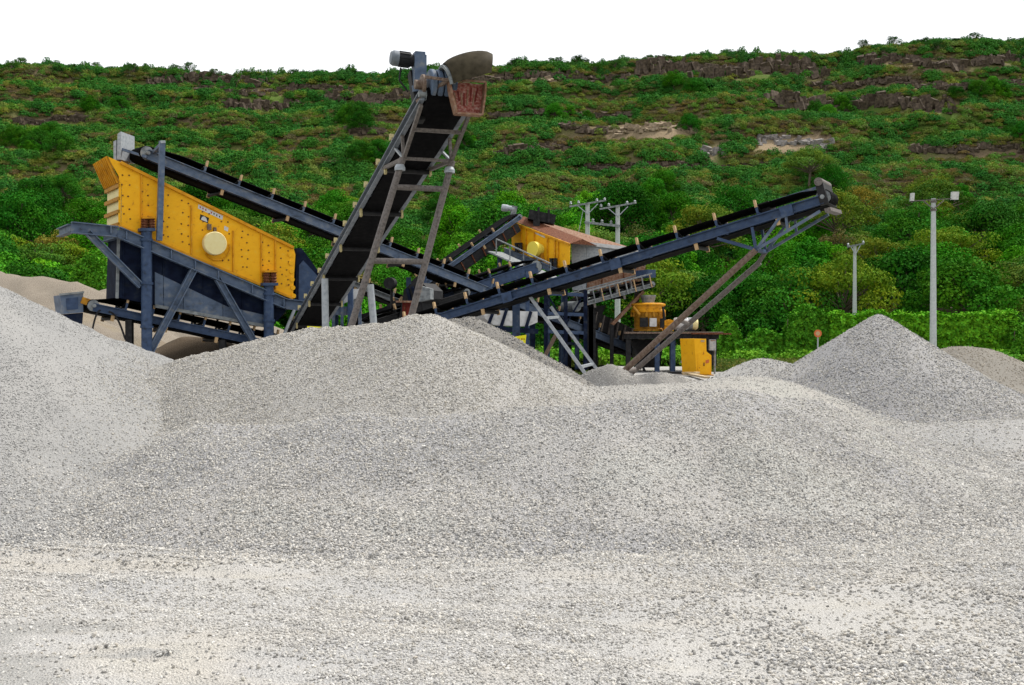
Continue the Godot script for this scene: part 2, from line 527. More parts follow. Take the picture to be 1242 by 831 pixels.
func make_hill() -> void:
	var ds := []
	var d := HILL0 - 6.0
	while d < 290.0:
		ds.append(d)
		d += 1.1 if d < 212.0 else 6.0
	var xs := func(dd: float, t: float) -> float: return (t * 2.0 - 1.0) * (70.0 + dd * 0.75)
	var cc := func(x: float, dd: float) -> Color:
		var dry := dryness(x, dd)
		var k := 0.5 + 0.5 * patchy.get_noise_2d(x * 5.0, dd * 5.0)
		var c := Color(0.09, 0.14, 0.028).lerp(Color(0.16, 0.128, 0.06), dry)
		c = c.lerp(Color(0.165, 0.12, 0.085), clampf(dry * k * 1.6 - 0.25, 0, 1))
		return c.lerp(Color(0.27, 0.205, 0.13), soil_patch(x, dd) if dd < HILL1 else 0.0)
	var h := mesh_part(grid_mesh(xs, ds, 240, hill_h, cc), "hillside", M.earth, self)
	tag(h, "", "", "", "structure")


# ---------------------------------------------------------------- heaps

func add_pile(called: String, label: String, crest: Array, slope: float, rounding: float, bumps: float, m: Material, res: float, tone: Array, stones := {}) -> void:
	var pts := []
	for i in crest.size() - 1:
		var a := at(crest[i][0], crest[i][1], crest[i][2])
		var b := at(crest[i + 1][0], crest[i + 1][1], crest[i + 1][2])
		var n := maxi(1, int(a.distance_to(b) / 0.16))
		for k in n: pts.append(a.lerp(b, float(k) / n))
	pts.append(at(crest[-1][0], crest[-1][1], crest[-1][2]))
	var x0 := 1e9
	var x1 := -1e9
	var d0 := 1e9
	var d1 := -1e9
	for p in pts:
		var r: float = (p.y + 0.15) / slope + rounding + 0.4
		x0 = minf(x0, p.x - r); x1 = maxf(x1, p.x + r)
		d0 = minf(d0, -p.z - r); d1 = maxf(d1, -p.z + r)
	var nx := int((x1 - x0) / res) + 1
	var nd := int((d1 - d0) / res) + 1
	var H := PackedFloat32Array()
	H.resize((nx + 1) * (nd + 1))
	var a2 := rounding * rounding
	var px := PackedFloat32Array()
	var pd := PackedFloat32Array()
	var py := PackedFloat32Array()
	for p in pts:
		px.append(p.x); pd.append(-p.z); py.append(p.y + 0.0)
	var np := px.size()
	for i in nd + 1:
		var dd := d0 + i * res
		for j in nx + 1:
			var x := x0 + j * res
			var best := -9.0
			# the foot runs out a little, as loose stone does
			for k in np:
				var ex := x - px[k]
				var ed := dd - pd[k]
				var h := py[k] - slope * (sqrt(ex * ex + ed * ed + a2) - rounding)
				if h > best: best = h
			if best > -0.6:
				if best < 0.35: best = lerpf(best, 0.35 + (best - 0.35) * 0.62, 1.0)
				best += bumps * relief.get_noise_2d(x * 1.25, dd * 1.25) + bumps * 0.25 * fine.get_noise_2d(x * 1.4, dd * 1.4)
			H[i * (nx + 1) + j] = best
	var V := PackedVector3Array()
	var N := PackedVector3Array()
	var C := PackedColorArray()
	var I := PackedInt32Array()
	var map := PackedInt32Array()
	map.resize((nx + 1) * (nd + 1))
	map.fill(-1)
	var w := nx + 1
	var c0: Color = tone[0]
	var c1: Color = tone[1]
	for i in nd:
		for j in nx:
			var q := [i * w + j, (i + 1) * w + j, (i + 1) * w + j + 1, i * w + j + 1]
			if maxf(maxf(H[q[0]], H[q[1]]), maxf(H[q[2]], H[q[3]])) < -0.12: continue
			for e in q:
				if map[e] < 0:
					map[e] = V.size()
					var jj: int = e % w
					var ii: int = e / w
					var x := x0 + jj * res
					var dd := d0 + ii * res
					V.append(Vector3(x, H[e], -dd))
					var hx := (H[ii * w + mini(jj + 1, nx)] - H[ii * w + maxi(jj - 1, 0)]) / (2.0 * res)
					var hd := (H[mini(ii + 1, nd) * w + jj] - H[maxi(ii - 1, 0) * w + jj]) / (2.0 * res)
					N.append(Vector3(-hx, 1.0, hd).normalized())
					C.append(c0.lerp(c1, clampf(0.5 + 1.5 * relief.get_noise_2d(x * 0.9 + 70.0, dd * 0.9), 0, 1)))
			I.append_array(PackedInt32Array([map[q[0]], map[q[1]], map[q[2]], map[q[0]], map[q[2]], map[q[3]]]))
	var peak := Vector3.ZERO
	for p in pts:
		if p.y > peak.y: peak = p
	var t := thing(called, label, "gravel pile" if called == "gravel_pile" else "earth heap", down(peak, 0.0), "heaps in the yard")
	mesh_part(arrays_mesh(V, N, C, I), "heap", m, t)
	piles.append({x0 = x0, d0 = d0, nx = nx, nd = nd, res = res, H = H, root = t, stones = stones, area = (x1 - x0) * (d1 - d0), x1 = x1, d1 = d1})

func pile_h(p: Dictionary, x: float, d: float) -> float:
	var fx: float = (x - p.x0) / p.res
	var fd: float = (d - p.d0) / p.res
	if fx < 0 or fd < 0 or fx >= p.nx or fd >= p.nd: return -9.0
	var j := int(fx)
	var i := int(fd)
	var w: int = p.nx + 1
	var a := fx - j
	var b := fd - i
	var H: PackedFloat32Array = p.H
	return lerpf(lerpf(H[i * w + j], H[i * w + j + 1], a), lerpf(H[(i + 1) * w + j], H[(i + 1) * w + j + 1], a), b)

func make_piles() -> void:
	var g0 := [Color(1.02, 1.0, 0.97), Color(0.86, 0.86, 0.88)]
	var s0 := [Color(1.0, 0.99, 0.97), Color(0.88, 0.88, 0.875)]
	add_pile("gravel_pile", "long low heap of grey crushed stone across the front of the yard", [[95, 590, 11.0], [170, 545, 11.4], [260, 514, 11.4], [390, 508, 10.9], [480, 506, 10.8], [600, 500, 10.8], [720, 492, 10.9], [790, 477, 11.3], [830, 471, 11.5], [900, 470, 12.0], [980, 490, 13.0], [1060, 520, 14.5], [1110, 537, 15.0]], 0.62, 0.3, 0.10, M.gravel, 0.08, g0, {n = 3900, s = 0.0086, p = 5})
	add_pile("gravel_pile", "broad grey gravel heap with its top below the tall hooded conveyor", [[58, 590, 11.4], [78, 550, 11.9], [128, 495, 12.8], [205, 441, 14.3], [300, 415, 14.2], [380, 397, 14.0], [430, 394, 13.8], [470, 390, 13.6], [503, 380, 13.5], [522, 380, 13.5], [545, 390, 13.5], [620, 428, 13.8], [695, 462, 14.0]], 0.60, 0.12, 0.05, M.gravel, 0.09, [Color(0.99, 0.97, 0.935), Color(0.88, 0.865, 0.84)], {n = 3600, s = 0.0082, p = 4})
	add_pile("gravel_pile", "big smooth pale heap of fine crusher sand rising out of the left edge", [[-420, 190, 13.0], [-160, 288, 13.2], [0, 349, 14.2], [60, 385, 15.3], [130, 413, 16.6], [205, 440, 18.2]], 0.62, 0.25, 0.09, M.sand, 0.1, s0, {n = 4200, s = 0.0068, p = 6})
	add_pile("gravel_pile", "small dark grey gravel heap behind the right shoulder of the broad heap", [[540, 388, 19.0], [572, 384, 19.0], [600, 397, 19.0], [620, 412, 19.0], [640, 428, 19.0], [690, 458, 19.0]], 0.62, 0.1, 0.04, M.gravel, 0.12, [Color(0.62, 0.60, 0.57), Color(0.5, 0.49, 0.47)], {n = 900, s = 0.014, p = 2})
	add_pile("gravel_pile", "pointed cone of grey gravel in front of the lamp pole", [[960, 452, 21.5], [1000, 426, 22.0], [1066, 381, 22.0], [1128, 422, 22.0], [1190, 455, 21.5], [1270, 492, 21.0], [1400, 520, 21.0]], 0.64, 0.07, 0.03, M.gravel, 0.11, [Color(0.95, 0.94, 0.94), Color(0.80, 0.80, 0.83)], {n = 1700, s = 0.0125, p = 0})
	add_pile("gravel_pile", "small rounded gravel mound left of the pointed cone", [[900, 446, 24.0], [926, 435, 24.0], [960, 442, 24.0], [985, 450, 24.0]], 0.55, 0.35, 0.03, M.gravel, 0.13, [Color(1.0, 0.99, 0.97), Color(0.9, 0.9, 0.9)], {n = 500, s = 0.014, p = 0})
	add_pile("gravel_pile", "flat gravel bank in front of the slanting pipe legs", [[660, 470, 17.5], [720, 469, 17.5], [800, 467, 18.0], [860, 465, 18.5], [905, 455, 20.0]], 0.4, 0.8, 0.03, M.gravel, 0.13, [Color(1.02, 0.99, 0.93), Color(0.9, 0.885, 0.85)], {n = 700, s = 0.013, p = 1})
	add_pile("gravel_pile", "low pale streaked berm just behind the crest of the front heap", [[735, 492, 13.2], [780, 484, 13.6], [830, 478, 14.2], [880, 474, 15.0]], 0.4, 0.4, 0.03, M.gravel, 0.13, [Color(1.08, 1.07, 1.05), Color(0.98, 0.97, 0.95)], {n = 800, s = 0.012, p = 1})
	add_pile("gravel_pile", "low gravel spur running down to the right of the front heap", [[930, 492, 12.6], [1000, 545, 12.3], [1080, 588, 12.0]], 0.42, 0.3, 0.05, M.gravel, 0.1, g0, {n = 2200, s = 0.0088, p = 5})
	add_pile("gravel_pile", "gentle gravel bank below the pointed cone at the right edge", [[1090, 528, 17.6], [1170, 516, 17.6], [1260, 512, 17.8], [1420, 516, 18.0]], 0.28, 0.6, 0.05, M.gravel, 0.14, [Color(1.02, 1.0, 0.98), Color(0.92, 0.92, 0.92)], {n = 1100, s = 0.011, p = 5})
	add_pile("gravel_pile", "little pointed sand pile at the foot of the ladder frame", [[722, 447, 31.0], [740, 441, 31.0], [752, 447, 31.0]], 0.6, 0.08, 0.03, M.sand, 0.15, [Color(0.92, 0.88, 0.82), Color(0.82, 0.79, 0.75)], {n = 500, s = 0.016, p = 1})
	add_pile("gravel_pile", "low sand pile under the foot of the slanting pipe legs", [[775, 455, 30.5], [800, 451, 30.5], [825, 457, 31.0], [848, 462, 31.5]], 0.5, 0.3, 0.04, M.sand, 0.15, [Color(0.92, 0.88, 0.82), Color(0.82, 0.79, 0.75)], {n = 500, s = 0.016, p = 1})
	add_pile("gravel_pile", "rounded brownish sand heap behind the lamp pole foot at the right", [[1128, 428, 30.0], [1160, 420, 30.0], [1192, 422, 30.0], [1232, 452, 29.5], [1290, 476, 29.5]], 0.55, 0.35, 0.05, M.sand, 0.16, [Color(0.80, 0.75, 0.67), Color(0.68, 0.63, 0.56)], {n = 420, s = 0.016, p = 3})
	add_pile("earth_heap", "long pale tan spoil bank at the far left below the trees", [[-420, 300, 50.0], [-150, 318, 49.0], [0, 332, 48.0], [40, 334, 48.0], [90, 341, 48.0], [104, 352, 48.0], [150, 352, 52.0], [215, 362, 52.0], [300, 380, 53.0]], 0.62, 0.5, 0.3, M.soil, 0.3, [Color(2.7, 2.58, 2.4), Color(2.0, 1.9, 1.75)])
	add_pile("earth_heap", "brown soil mound behind the grey discharge box at the left", [[40, 368, 43.0], [75, 372, 42.5], [120, 398, 41.0], [160, 405, 41.0]], 0.5, 0.4, 0.2, M.soil, 0.22, [Color(1.25, 1.2, 1.1), Color(0.9, 0.86, 0.8)])
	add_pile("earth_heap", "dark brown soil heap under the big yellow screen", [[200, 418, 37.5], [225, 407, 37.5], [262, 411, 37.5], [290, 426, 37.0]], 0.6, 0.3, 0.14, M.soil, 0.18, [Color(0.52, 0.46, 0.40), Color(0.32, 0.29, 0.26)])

func make_stone_meshes() -> void:
	for k in 5:
		var ico := []
		var g := (1.0 + sqrt(5.0)) * 0.5
		for s in [[-1, g, 0], [1, g, 0], [-1, -g, 0], [1, -g, 0], [0, -1, g], [0, 1, g], [0, -1, -g], [0, 1, -g], [g, 0, -1], [g, 0, 1], [-g, 0, -1], [-g, 0, 1]]:
			var p := Vector3(s[0], s[1], s[2]).normalized()
			p *= rng.randf_range(0.72, 1.2)
			ico.append(p * Vector3(1.15, 0.72, 0.92))
		var st := start()
		st.set_smooth_group(-1)
		for f in [[0, 11, 5], [0, 5, 1], [0, 1, 7], [0, 7, 10], [0, 10, 11], [1, 5, 9], [5, 11, 4], [11, 10, 2], [10, 7, 6], [7, 1, 8], [3, 9, 4], [3, 4, 2], [3, 2, 6], [3, 6, 8], [3, 8, 9], [4, 9, 5], [2, 4, 11], [6, 2, 10], [8, 6, 7], [9, 8, 1]]:
			tri(st, ico[f[0]], ico[f[2]], ico[f[1]])
		st.generate_normals()
		stone_meshes.append(st.commit())

const STONE_TONES := [
	[Color(0.3749, 0.3588, 0.3299), Color(0.2916, 0.2836, 0.2718), Color(0.2204, 0.2197, 0.2192), Color(0.4343, 0.4138, 0.3743), Color(0.3392, 0.3182, 0.2801), Color(0.4699, 0.4516, 0.4185), Color(0.1491, 0.1444, 0.1417), Color(0.2799, 0.2836, 0.2912)],
	[Color(0.4236, 0.4101, 0.3803), Color(0.3684, 0.3527, 0.3273), Color(0.4604, 0.4463, 0.4155), Color(0.301, 0.2894, 0.2714), Color(0.3991, 0.3799, 0.3449), Color(0.4971, 0.4826, 0.4568)],
	[Color(0.2558, 0.2436, 0.2211), Color(0.1705, 0.168, 0.1638), Color(0.324, 0.3024, 0.2703), Color(0.1108, 0.1092, 0.1065), Color(0.2217, 0.2016, 0.172)],
	[Color(0.3581, 0.3192, 0.2621), Color(0.2899, 0.2604, 0.2129), Color(0.4092, 0.3696, 0.3112), Color(0.2302, 0.2016, 0.1638)],
	[Color(0.4087, 0.3852, 0.3428), Color(0.3333, 0.3147, 0.2813), Color(0.2644, 0.2536, 0.2344), Color(0.4589, 0.4342, 0.3837), Color(0.3647, 0.3362, 0.2901), Color(0.484, 0.4618, 0.4187), Color(0.1954, 0.1863, 0.1731)],
	[Color(0.4275, 0.4097, 0.3749), Color(0.3459, 0.3332, 0.3105), Color(0.2644, 0.2567, 0.2432), Color(0.484, 0.4618, 0.4217), Color(0.3898, 0.3638, 0.3223), Color(0.5216, 0.5015, 0.4656), Color(0.1827, 0.1771, 0.1673), Color(0.3333, 0.3301, 0.3252)],
	[Color(0.387, 0.3825, 0.369), Color(0.324, 0.3195, 0.306), Color(0.261, 0.2565, 0.2475), Color(0.432, 0.4275, 0.414), Color(0.198, 0.1935, 0.189)],
]

func scatter(n_want: int, size: float, palette: int, parent: Node3D, x0: float, x1: float, d0: float, d1: float, h_of: Callable, sorted := false) -> void:
	var per := []
	for k in stone_meshes.size(): per.append([PackedFloat32Array(), 0])
	var tones: Array = STONE_TONES[palette]
	for i in n_want:
		var d := rng.randf_range(d0, d1)
		var x := rng.randf_range(x0, x1)
		if absf(x) > 0.5 * d + 2.6: continue
		var y: float = h_of.call(x, d)
		if y < -5.0: continue
		var s := size * (0.55 + 0.9 * pow(rng.randf(), 1.7))
		if sorted: s *= 1.0 + 0.22 * exp(-maxf(y, 0.0) / 0.2)
		if rng.randf() < 0.008: s *= 1.6
		var ax := Vector3(rng.randf_range(-1, 1), rng.randf_range(-1, 1), rng.randf_range(-1, 1)).normalized()
		var b := Basis(ax, rng.randf() * TAU).scaled(Vector3(s, s, s))
		var c: Color = tones[rng.randi() % tones.size()]
		var l := rng.randf_range(0.82, 1.16)
		var q: Array = per[rng.randi() % per.size()]
		q[0].append_array(PackedFloat32Array([b.x.x, b.y.x, b.z.x, x, b.x.y, b.y.y, b.z.y, y + s * 0.22, b.x.z, b.y.z, b.z.z, -d, c.r * l, c.g * l, c.b * l, 1.0]))
		q[1] += 1
	for k in per.size():
		if per[k][1] == 0: continue
		var mm := MultiMesh.new()
		mm.transform_format = MultiMesh.TRANSFORM_3D
		mm.use_colors = true
		mm.mesh = stone_meshes[k]
		mm.instance_count = per[k][1]
		mm.buffer = per[k][0]
		var mi := MultiMeshInstance3D.new()
		mi.multimesh = mm
		mi.material_override = M.stone
		mi.name = numbered(parent, "loose_stones")
		mi.set_meta("kind", "stuff")
		parent.add_child(mi)
		mi.position = -parent.position

var stone_count := 0

func top_at(x: float, d: float, but: Dictionary) -> float:
	var best := yard_h(x, d)
	for q in piles:
		if q.root == but.get("root"): continue
		if x < q.x0 or x > q.x1 or d < q.d0 or d > q.d1: continue
		best = maxf(best, pile_h(q, x, d))
	return best

func make_stones() -> void:
	make_stone_meshes()
	for p in piles:
		if p.stones.is_empty(): continue
		var xa := maxf(p.x0, -0.5 * p.d1 - 2.6)
		var xb := minf(p.x1, 0.5 * p.d1 + 2.6)
		var n := int((xb - xa) * (p.d1 - p.d0) * p.stones.n)
		var f := func(x: float, d: float) -> float:
			var h := pile_h(p, x, d)
			if h < -0.3: return -9.0
			var over := top_at(x, d, p) - h
			if over > 0.004:
				if over > 0.6 or rng.randf() > 0.8 * exp(-over / 0.2): return -9.0
				h += over
			# the far side of the heap, out of sight even from a step to the side, stays bare
			var ahead := pile_h(p, x, d - 0.5)
			if ahead > h + 0.16: return -9.0
			# dust lies on the flatter crests
			if ahead > h - 0.17 and ahead > 0.0 and rng.randf() < 0.6: return -9.0
			# tongues of fines that have slid down between the stones
			if rng.randf() < clampf(relief.get_noise_2d(x * 2.4 + 15.0, d * 0.7) * 2.4 - 0.3, 0.0, 0.5): return -9.0
			return h
		scatter(n, p.stones.s, p.stones.p, p.root, xa, xb, p.d0, p.d1, f, true)
	var g := func(x: float, d: float) -> float:
		var k := relief.get_noise_2d(x * 0.8 + 40.0, d * 0.8)
		var dusty := 0.42 - k * 1.4 + fine.get_noise_2d(x * 0.5, d * 1.3 + 9.0) * 0.5
		if x < -1.5 and d < 6.5 + 0.4 * k: dusty += 0.45
		dusty += 1.2 * rut(x, d)
		if rng.randf() < clampf(dusty, 0.0, 0.93): return -9.0
		var y := yard_h(x, d)
		if y < top_at(x, d, {}) - 0.004: return -9.0
		return y
	var loose := thing("yard_gravel", "loose pale stone chippings strewn over the near yard", "gravel", Vector3(0, 0, -7))
	loose.set_meta("kind", "stuff")
	scatter(640000, 0.0078, 1, loose, -7.8, 7.8, 4.3, 12.5, g)
	var big := func(x: float, d: float) -> float:
		var k := relief.get_noise_2d(x * 0.8 + 40.0, d * 0.8)
		if x < 0.6 - k * 3.0 and rng.randf() < 0.86: return -9.0
		var y := yard_h(x, d)
		if y < top_at(x, d, {}) - 0.004: return -9.0
		return y
	var coarse := func(x: float, d: float) -> float:
		var k := relief.get_noise_2d(x * 1.1 + 20.0, d * 1.1)
		if rng.randf() > clampf((x - 1.0) * 0.5 - (d - 6.2) * 0.55 + k * 2.0, 0.0, 0.9): return -9.0
		return yard_h(x, d)
	scatter(52000, 0.0105, 5, loose, 0.4, 6.4, 4.6, 8.4, coarse)
	scatter(46000, 0.0105, 4, loose, -7.5, 7.5, 4.3, 9.5, big)


# ---------------------------------------------------------------- conveyors

func conveyor(called: String, label: String, tail: Vector3, head: Vector3, width: float, o := {}) -> Dictionary:
	var c := thing(called, label, "conveyor", down((tail + head) * 0.5, 0.0), "belt conveyors of the plant")
	var a := (head - tail).normalized()
	var s := a.cross(Vector3.UP).normalized()
	var n := s.cross(a)
	var length := tail.distance_to(head)
	var bh: float = o.get("beam", 0.28)
	var bm: Material = o.get("mat", M.blue)
	var gap: float = o.get("gap", 0.1)
	var trough: float = o.get("trough", 0.17)
	var cap: float = o.get("cap", 0.13)
	var spacing: float = o.get("spacing", 1.18)
	var drum: float = o.get("drum", 0.24)
	var idm: Material = o.get("idler_mat", M.tan)
	var hw := width * 0.5
	for side in [-1.0, 1.0]:
		var st := start()
		channel(st, tail + s * hw * side, head + s * hw * side, 0.1, bh, -side, n)
		part(st, "side_beam", bm, c)
	# the belt: a closed loop, troughed on top and flat below
	var bw := width - 0.14
	var rows := []
	var steps := int(length / 0.6) + 2
	var y_top := bh * 0.5 + gap
	var y_ret := -bh * 0.5 - float(o.get("ret", 0.03))
	for i in steps + 1:
		var f := float(i) / steps
		var trg := trough * smoothstep(0.0, 0.06, f) * smoothstep(1.0, 0.95, f)
		rows.append([tail + a * (f * length) + n * y_top, trg, n])
	var mid := (y_top + y_ret) * 0.5
	var r := (y_top - y_ret) * 0.5
	for i in range(1, 8):
		var g := PI * i / 8.0
		var dir := n * cos(g) + a * sin(g)
		rows.append([head + n * mid + dir * r, 0.0, dir])
	for i in steps + 1:
		var f := 1.0 - float(i) / steps
		rows.append([tail + a * (f * length) + n * (y_ret - 0.02 * sin(f * length * PI / spacing) * sin(f * length * PI / spacing)), 0.0, -n])
	for i in range(1, 8):
		var g := PI * i / 8.0
		var dir := -n * cos(g) - a * sin(g)
		rows.append([tail + n * mid + dir * r, 0.0, dir])
	rows.append(rows[0])
	var st := start()
	st.set_smooth_group(1)
	var ks := [[-0.5, 1.0], [-0.18, 0.0], [0.18, 0.0], [0.5, 1.0]]
	for i in rows.size() - 1:
		for k in 3:
			var q := []
			for e in [[i, k], [i, k + 1], [i + 1, k + 1], [i + 1, k]]:
				var row: Array = rows[e[0]]
				q.append(row[0] + s * bw * ks[e[1]][0] + n * row[1] * ks[e[1]][1])
			quad(st, q[0], q[1], q[2], q[3])
	# the belt's thickness, seen at its edges
	for i in rows.size() - 1:
		for k in [0, 3]:
			var A: Vector3 = rows[i][0] + s * bw * ks[k][0] + n * rows[i][1]
			var B: Vector3 = rows[i + 1][0] + s * bw * ks[k][0] + n * rows[i + 1][1]
			quad(st, A, B, B - rows[i + 1][2] * 0.025, A - rows[i][2] * 0.025)
	part(st, "belt", M.rubber, c)
	# idlers: a base angle, two wing brackets and three rollers at each station
	var count := int((length - 0.7) / spacing)
	for i in count:
		var p := tail + a * (0.6 + i * spacing)
		var e := start()
		var base := p + n * (bh * 0.5 + 0.03)
		beam(e, base - s * hw * 1.02, base + s * hw * 1.02, 0.07, 0.05, n)
		for side in [-1.0, 1.0]:
			beam(e, base + s * hw * side, base + s * (hw + 0.03) * side + n * (gap + trough - 0.03), 0.06, 0.05, s)
		var idler := part(e, "idler", bm, c)
		for side in [-1.0, 1.0]:
			one_beam("bracket_end", idm, idler, base + s * (hw + 0.03) * side + n * (gap + trough - 0.06 - cap * 0.3), base + s * (hw + 0.02) * side + n * (gap + trough + cap * 0.8), 0.06, 0.09, s)
		var ro := start()
		tube(ro, p + n * (y_top - 0.07) - s * bw * 0.17, p + n * (y_top - 0.07) + s * bw * 0.17, 0.05, 0.05, 8)
		for side in [-1.0, 1.0]:
			tube(ro, p + n * (y_top - 0.06) + s * bw * 0.2 * side, p + n * (y_top - 0.06 + trough) + s * bw * 0.5 * side, 0.05, 0.05, 8)
		part(ro, "roller", M.black, idler)
		if i % int(o.get("ret_every", 2)) == 0:
			var w := start()
			var lo := p + a * spacing * 0.4 + n * (y_ret - 0.08)
			for side in [-1.0, 1.0]:
				beam(w, lo + s * hw * side + n * 0.1, lo + s * hw * side - n * 0.08, 0.1, 0.05, s)
			beam(w, lo - s * hw, lo + s * hw, 0.03, 0.03, n)
			var hang := part(w, "return_bracket", idm, c)
			w = start()
			tube(w, lo - s * (hw - 0.03), lo + s * (hw - 0.03), 0.055, 0.055, 10)
			part(w, "return_roller", o.get("roller_mat", M.black), hang)
		if i % 2 == 1:
			one_beam("cross_member", bm, c, p - s * (hw - 0.05) - n * bh * 0.2, p + s * (hw - 0.05) - n * bh * 0.2, 0.07, 0.09, n)
	for e in [[head, "head_pulley"], [tail, "tail_pulley"]]:
		var w := start()
		tube(w, e[0] + n * mid - s * (hw + 0.06), e[0] + n * mid + s * (hw + 0.06), 0.06, 0.06, 10)
		tube(w, e[0] + n * mid - s * bw * 0.5, e[0] + n * mid + s * bw * 0.5, r - 0.015, r - 0.015, 20)
		part(w, e[1], M.grey, c)
	return {root = c, a = a, s = s, n = n, hw = hw, tail = tail, head = head, length = length, y_ret = y_ret}

func make_tall_stacker() -> void:
	# belt seen from below, its hooded head towards the camera
	var away := Vector3(-469, -360, -1332).normalized()
	var left_head := at(512, 116, 20.9)
	var s := away.cross(Vector3.UP).normalized()
	var head := left_head + s * 0.5
	var tail := head + away * 20.6
	var cv := conveyor("tall_conveyor", "tall conveyor with a curved grey hood, seen from below its black belt", tail, head, 1.0, {beam = 0.2, mat = M.steel, idler_mat = M.bone, spacing = 1.35, ret_every = 2, ret = 0.02, trough = 0.04, gap = 0.05, cap = 0.07})
	var c: Node3D = cv.root
	var a: Vector3 = cv.a
	var n: Vector3 = cv.n
	var flat := Vector3(a.x, 0, a.z).normalized()
	# lower chord truss below the stringers near the head
	for side in [-1.0, 1.0]:
		var top0 = head - a * 3.4 + s * 0.5 * side - n * 0.1
		var knee = head - a * 1.65 + s * 0.5 * side - n * 0.6
		var tip = head - a * 0.1 + s * 0.5 * side - n * 0.16
		one_beam("truss_chord", M.pipe, c, top0, knee, 0.07, 0.07)
		one_beam("truss_chord", M.pipe, c, knee, tip, 0.07, 0.07)
		one_beam("truss_strut", M.pipe, c, knee, head - a * 1.65 + s * 0.5 * side - n * 0.1, 0.06, 0.06)
		one_beam("truss_strut", M.galv, c, knee, head - a * 2.3 + s * 0.5 * side - n * 0.1, 0.045, 0.045)
	one_beam("truss_tie", M.pipe, c, head - a * 1.65 - s * 0.5 - n * 0.6, head - a * 1.65 + s * 0.5 - n * 0.6, 0.06, 0.06)
	one_beam("truss_tie", M.pipe, c, head - a * 0.78 - s * 0.5 - n * 0.36, head - a * 0.78 + s * 0.5 - n * 0.36, 0.07, 0.07)
	# pipe legs with cross bars
	var kl := head - a * 1.65 - s * 0.52 - n * 0.6
	var kr := head - a * 1.65 + s * 0.52 - n * 0.6
	var fl := at(424, 402, 21.6)
	var fr := at(494, 402, 22.0)
	fl = fl + (fl - kl) * ((fl.y + 0.1) / (kl.y - fl.y))
	fr = fr + (fr - kr) * ((fr.y + 0.1) / (kr.y - fr.y))
	one_tube("leg", M.pipe, c, kl, fl, 0.07, 0.07, 14)
	one_tube("leg", M.pipe, c, kr, fr, 0.07, 0.07, 14)
	for t in [0.11, 0.39]:
		one_tube("leg_crossbar", M.pipe, c, kl.lerp(fl, t), kr.lerp(fr, t), 0.06, 0.06, 10)
	for e in [kl, kr]:
		var st := start()
		lathe(st, e + (fl - kl).normalized() * 0.2, Vector3.UP * 0.1, [Vector2(0, -0.06), Vector2(0.11, -0.06), Vector2(0.11, 0.0), Vector2(0.08, 0.06), Vector2(0, 0.06)], 14)
		part(st, "leg_flange", M.galv, c)
	# galvanised props farther down the belt
	for e in [[394, 338, 384 + 12, 402], [449, 345, 461, 402]]:
		var d := 31.0
		var p := at(e[0], e[1], d)
		one_tube("prop", M.galv, c, p, down(at(e[2], e[3], d)), 0.1, 0.1, 12)
	# drive: gearbox and motor on the left stringer
	var gb := head - a * 0.75 - s * 0.36 + n * 0.1
	one_beam("gearbox_bracket", M.black, c, gb - n * 0.3, gb + n * 0.75 - s * 0.08, 0.22, 0.16, s)
	var st := start()
	var top := gb + Vector3.UP * 0.78
	beam(st, top - Vector3.UP * 0.36, top + Vector3.UP * 0.24, 0.24, 0.26, flat)
	beam(st, top + Vector3.UP * 0.24, top + Vector3.UP * 0.3, 0.2, 0.22, flat)
	lathe(st, top - Vector3.UP * 0.36, Vector3.DOWN * 0.2, [Vector2(0.15, 0), Vector2(0.13, 0.12), Vector2(0.0, 0.14)], 14)
	part(st, "gearbox", M.blue_grey, c)
	var m0 := top + Vector3.UP * 0.13 - s * 0.12
	var mdir := -s + Vector3.UP * 0.06
	mdir = mdir.normalized()
	st = start()
	lathe(st, m0, mdir, [Vector2(0.0, 0.0), Vector2(0.12, 0.0), Vector2(0.12, 0.05), Vector2(0.14, 0.06), Vector2(0.14, 0.3), Vector2(0.0, 0.3)], 20)
	for k in 10:
		var ang := TAU * k / 10.0
		var f := frame(m0, m0 + mdir)
		var off: Vector3 = (f[0] * cos(ang) + f[1] * sin(ang)) * 0.14
		beam(st, m0 + mdir * 0.07 + off, m0 + mdir * 0.29 + off, 0.02, 0.03, off)
	var motor := part(st, "motor", M.black, c)
	st = start()
	lathe(st, m0 + mdir * 0.303, mdir, [Vector2(0.0, 0.0), Vector2(0.15, 0.0), Vector2(0.15, 0.1), Vector2(0.12, 0.15), Vector2(0.0, 0.16)], 20)
	part(st, "fan_cover", M.steel, motor)
	st = start()
	var cable := [m0 + mdir * 0.25 - Vector3.UP * 0.17, m0 + mdir * 0.28 - Vector3.UP * 0.42, m0 + mdir * 0.1 - Vector3.UP * 0.62]
	for k in 2: tube(st, cable[k], cable[k + 1], 0.018, 0.018, 6)
	part(st, "cable", M.black, motor)
	# head drum housing, hood and scraped discharge chute
	st = start()
	for k in 4:
		lathe(st, head - s * (0.36 - k * 0.13) + a * 0.02 + n * 0.22, s, [Vector2(0.0, 0.0), Vector2(0.27, 0.0), Vector2(0.29, 0.02), Vector2(0.29, 0.09), Vector2(0.27, 0.11), Vector2(0.0, 0.11)], 22)
	part(st, "head_drum", M.blue_grey, c)
	st = start()
	lathe(st, head - s * 0.44 + n * 0.22 - a * 0.02, -s, [Vector2(0.0, 0.0), Vector2(0.2, 0.0), Vector2(0.2, 0.05), Vector2(0.09, 0.06), Vector2(0.09, 0.18), Vector2(0.0, 0.18)], 18)
	part(st, "drum_bearing", M.brown_pipe, c)
	st = start()
	st.set_smooth_group(1)
	var hc := head + a * 0.2 + s * 0.33 + Vector3.UP * 0.22
	var rows := []
	for i in 15:
		var g := deg_to_rad(156.0 - i * 11.2)
		rows.append([cos(g), sin(g)])
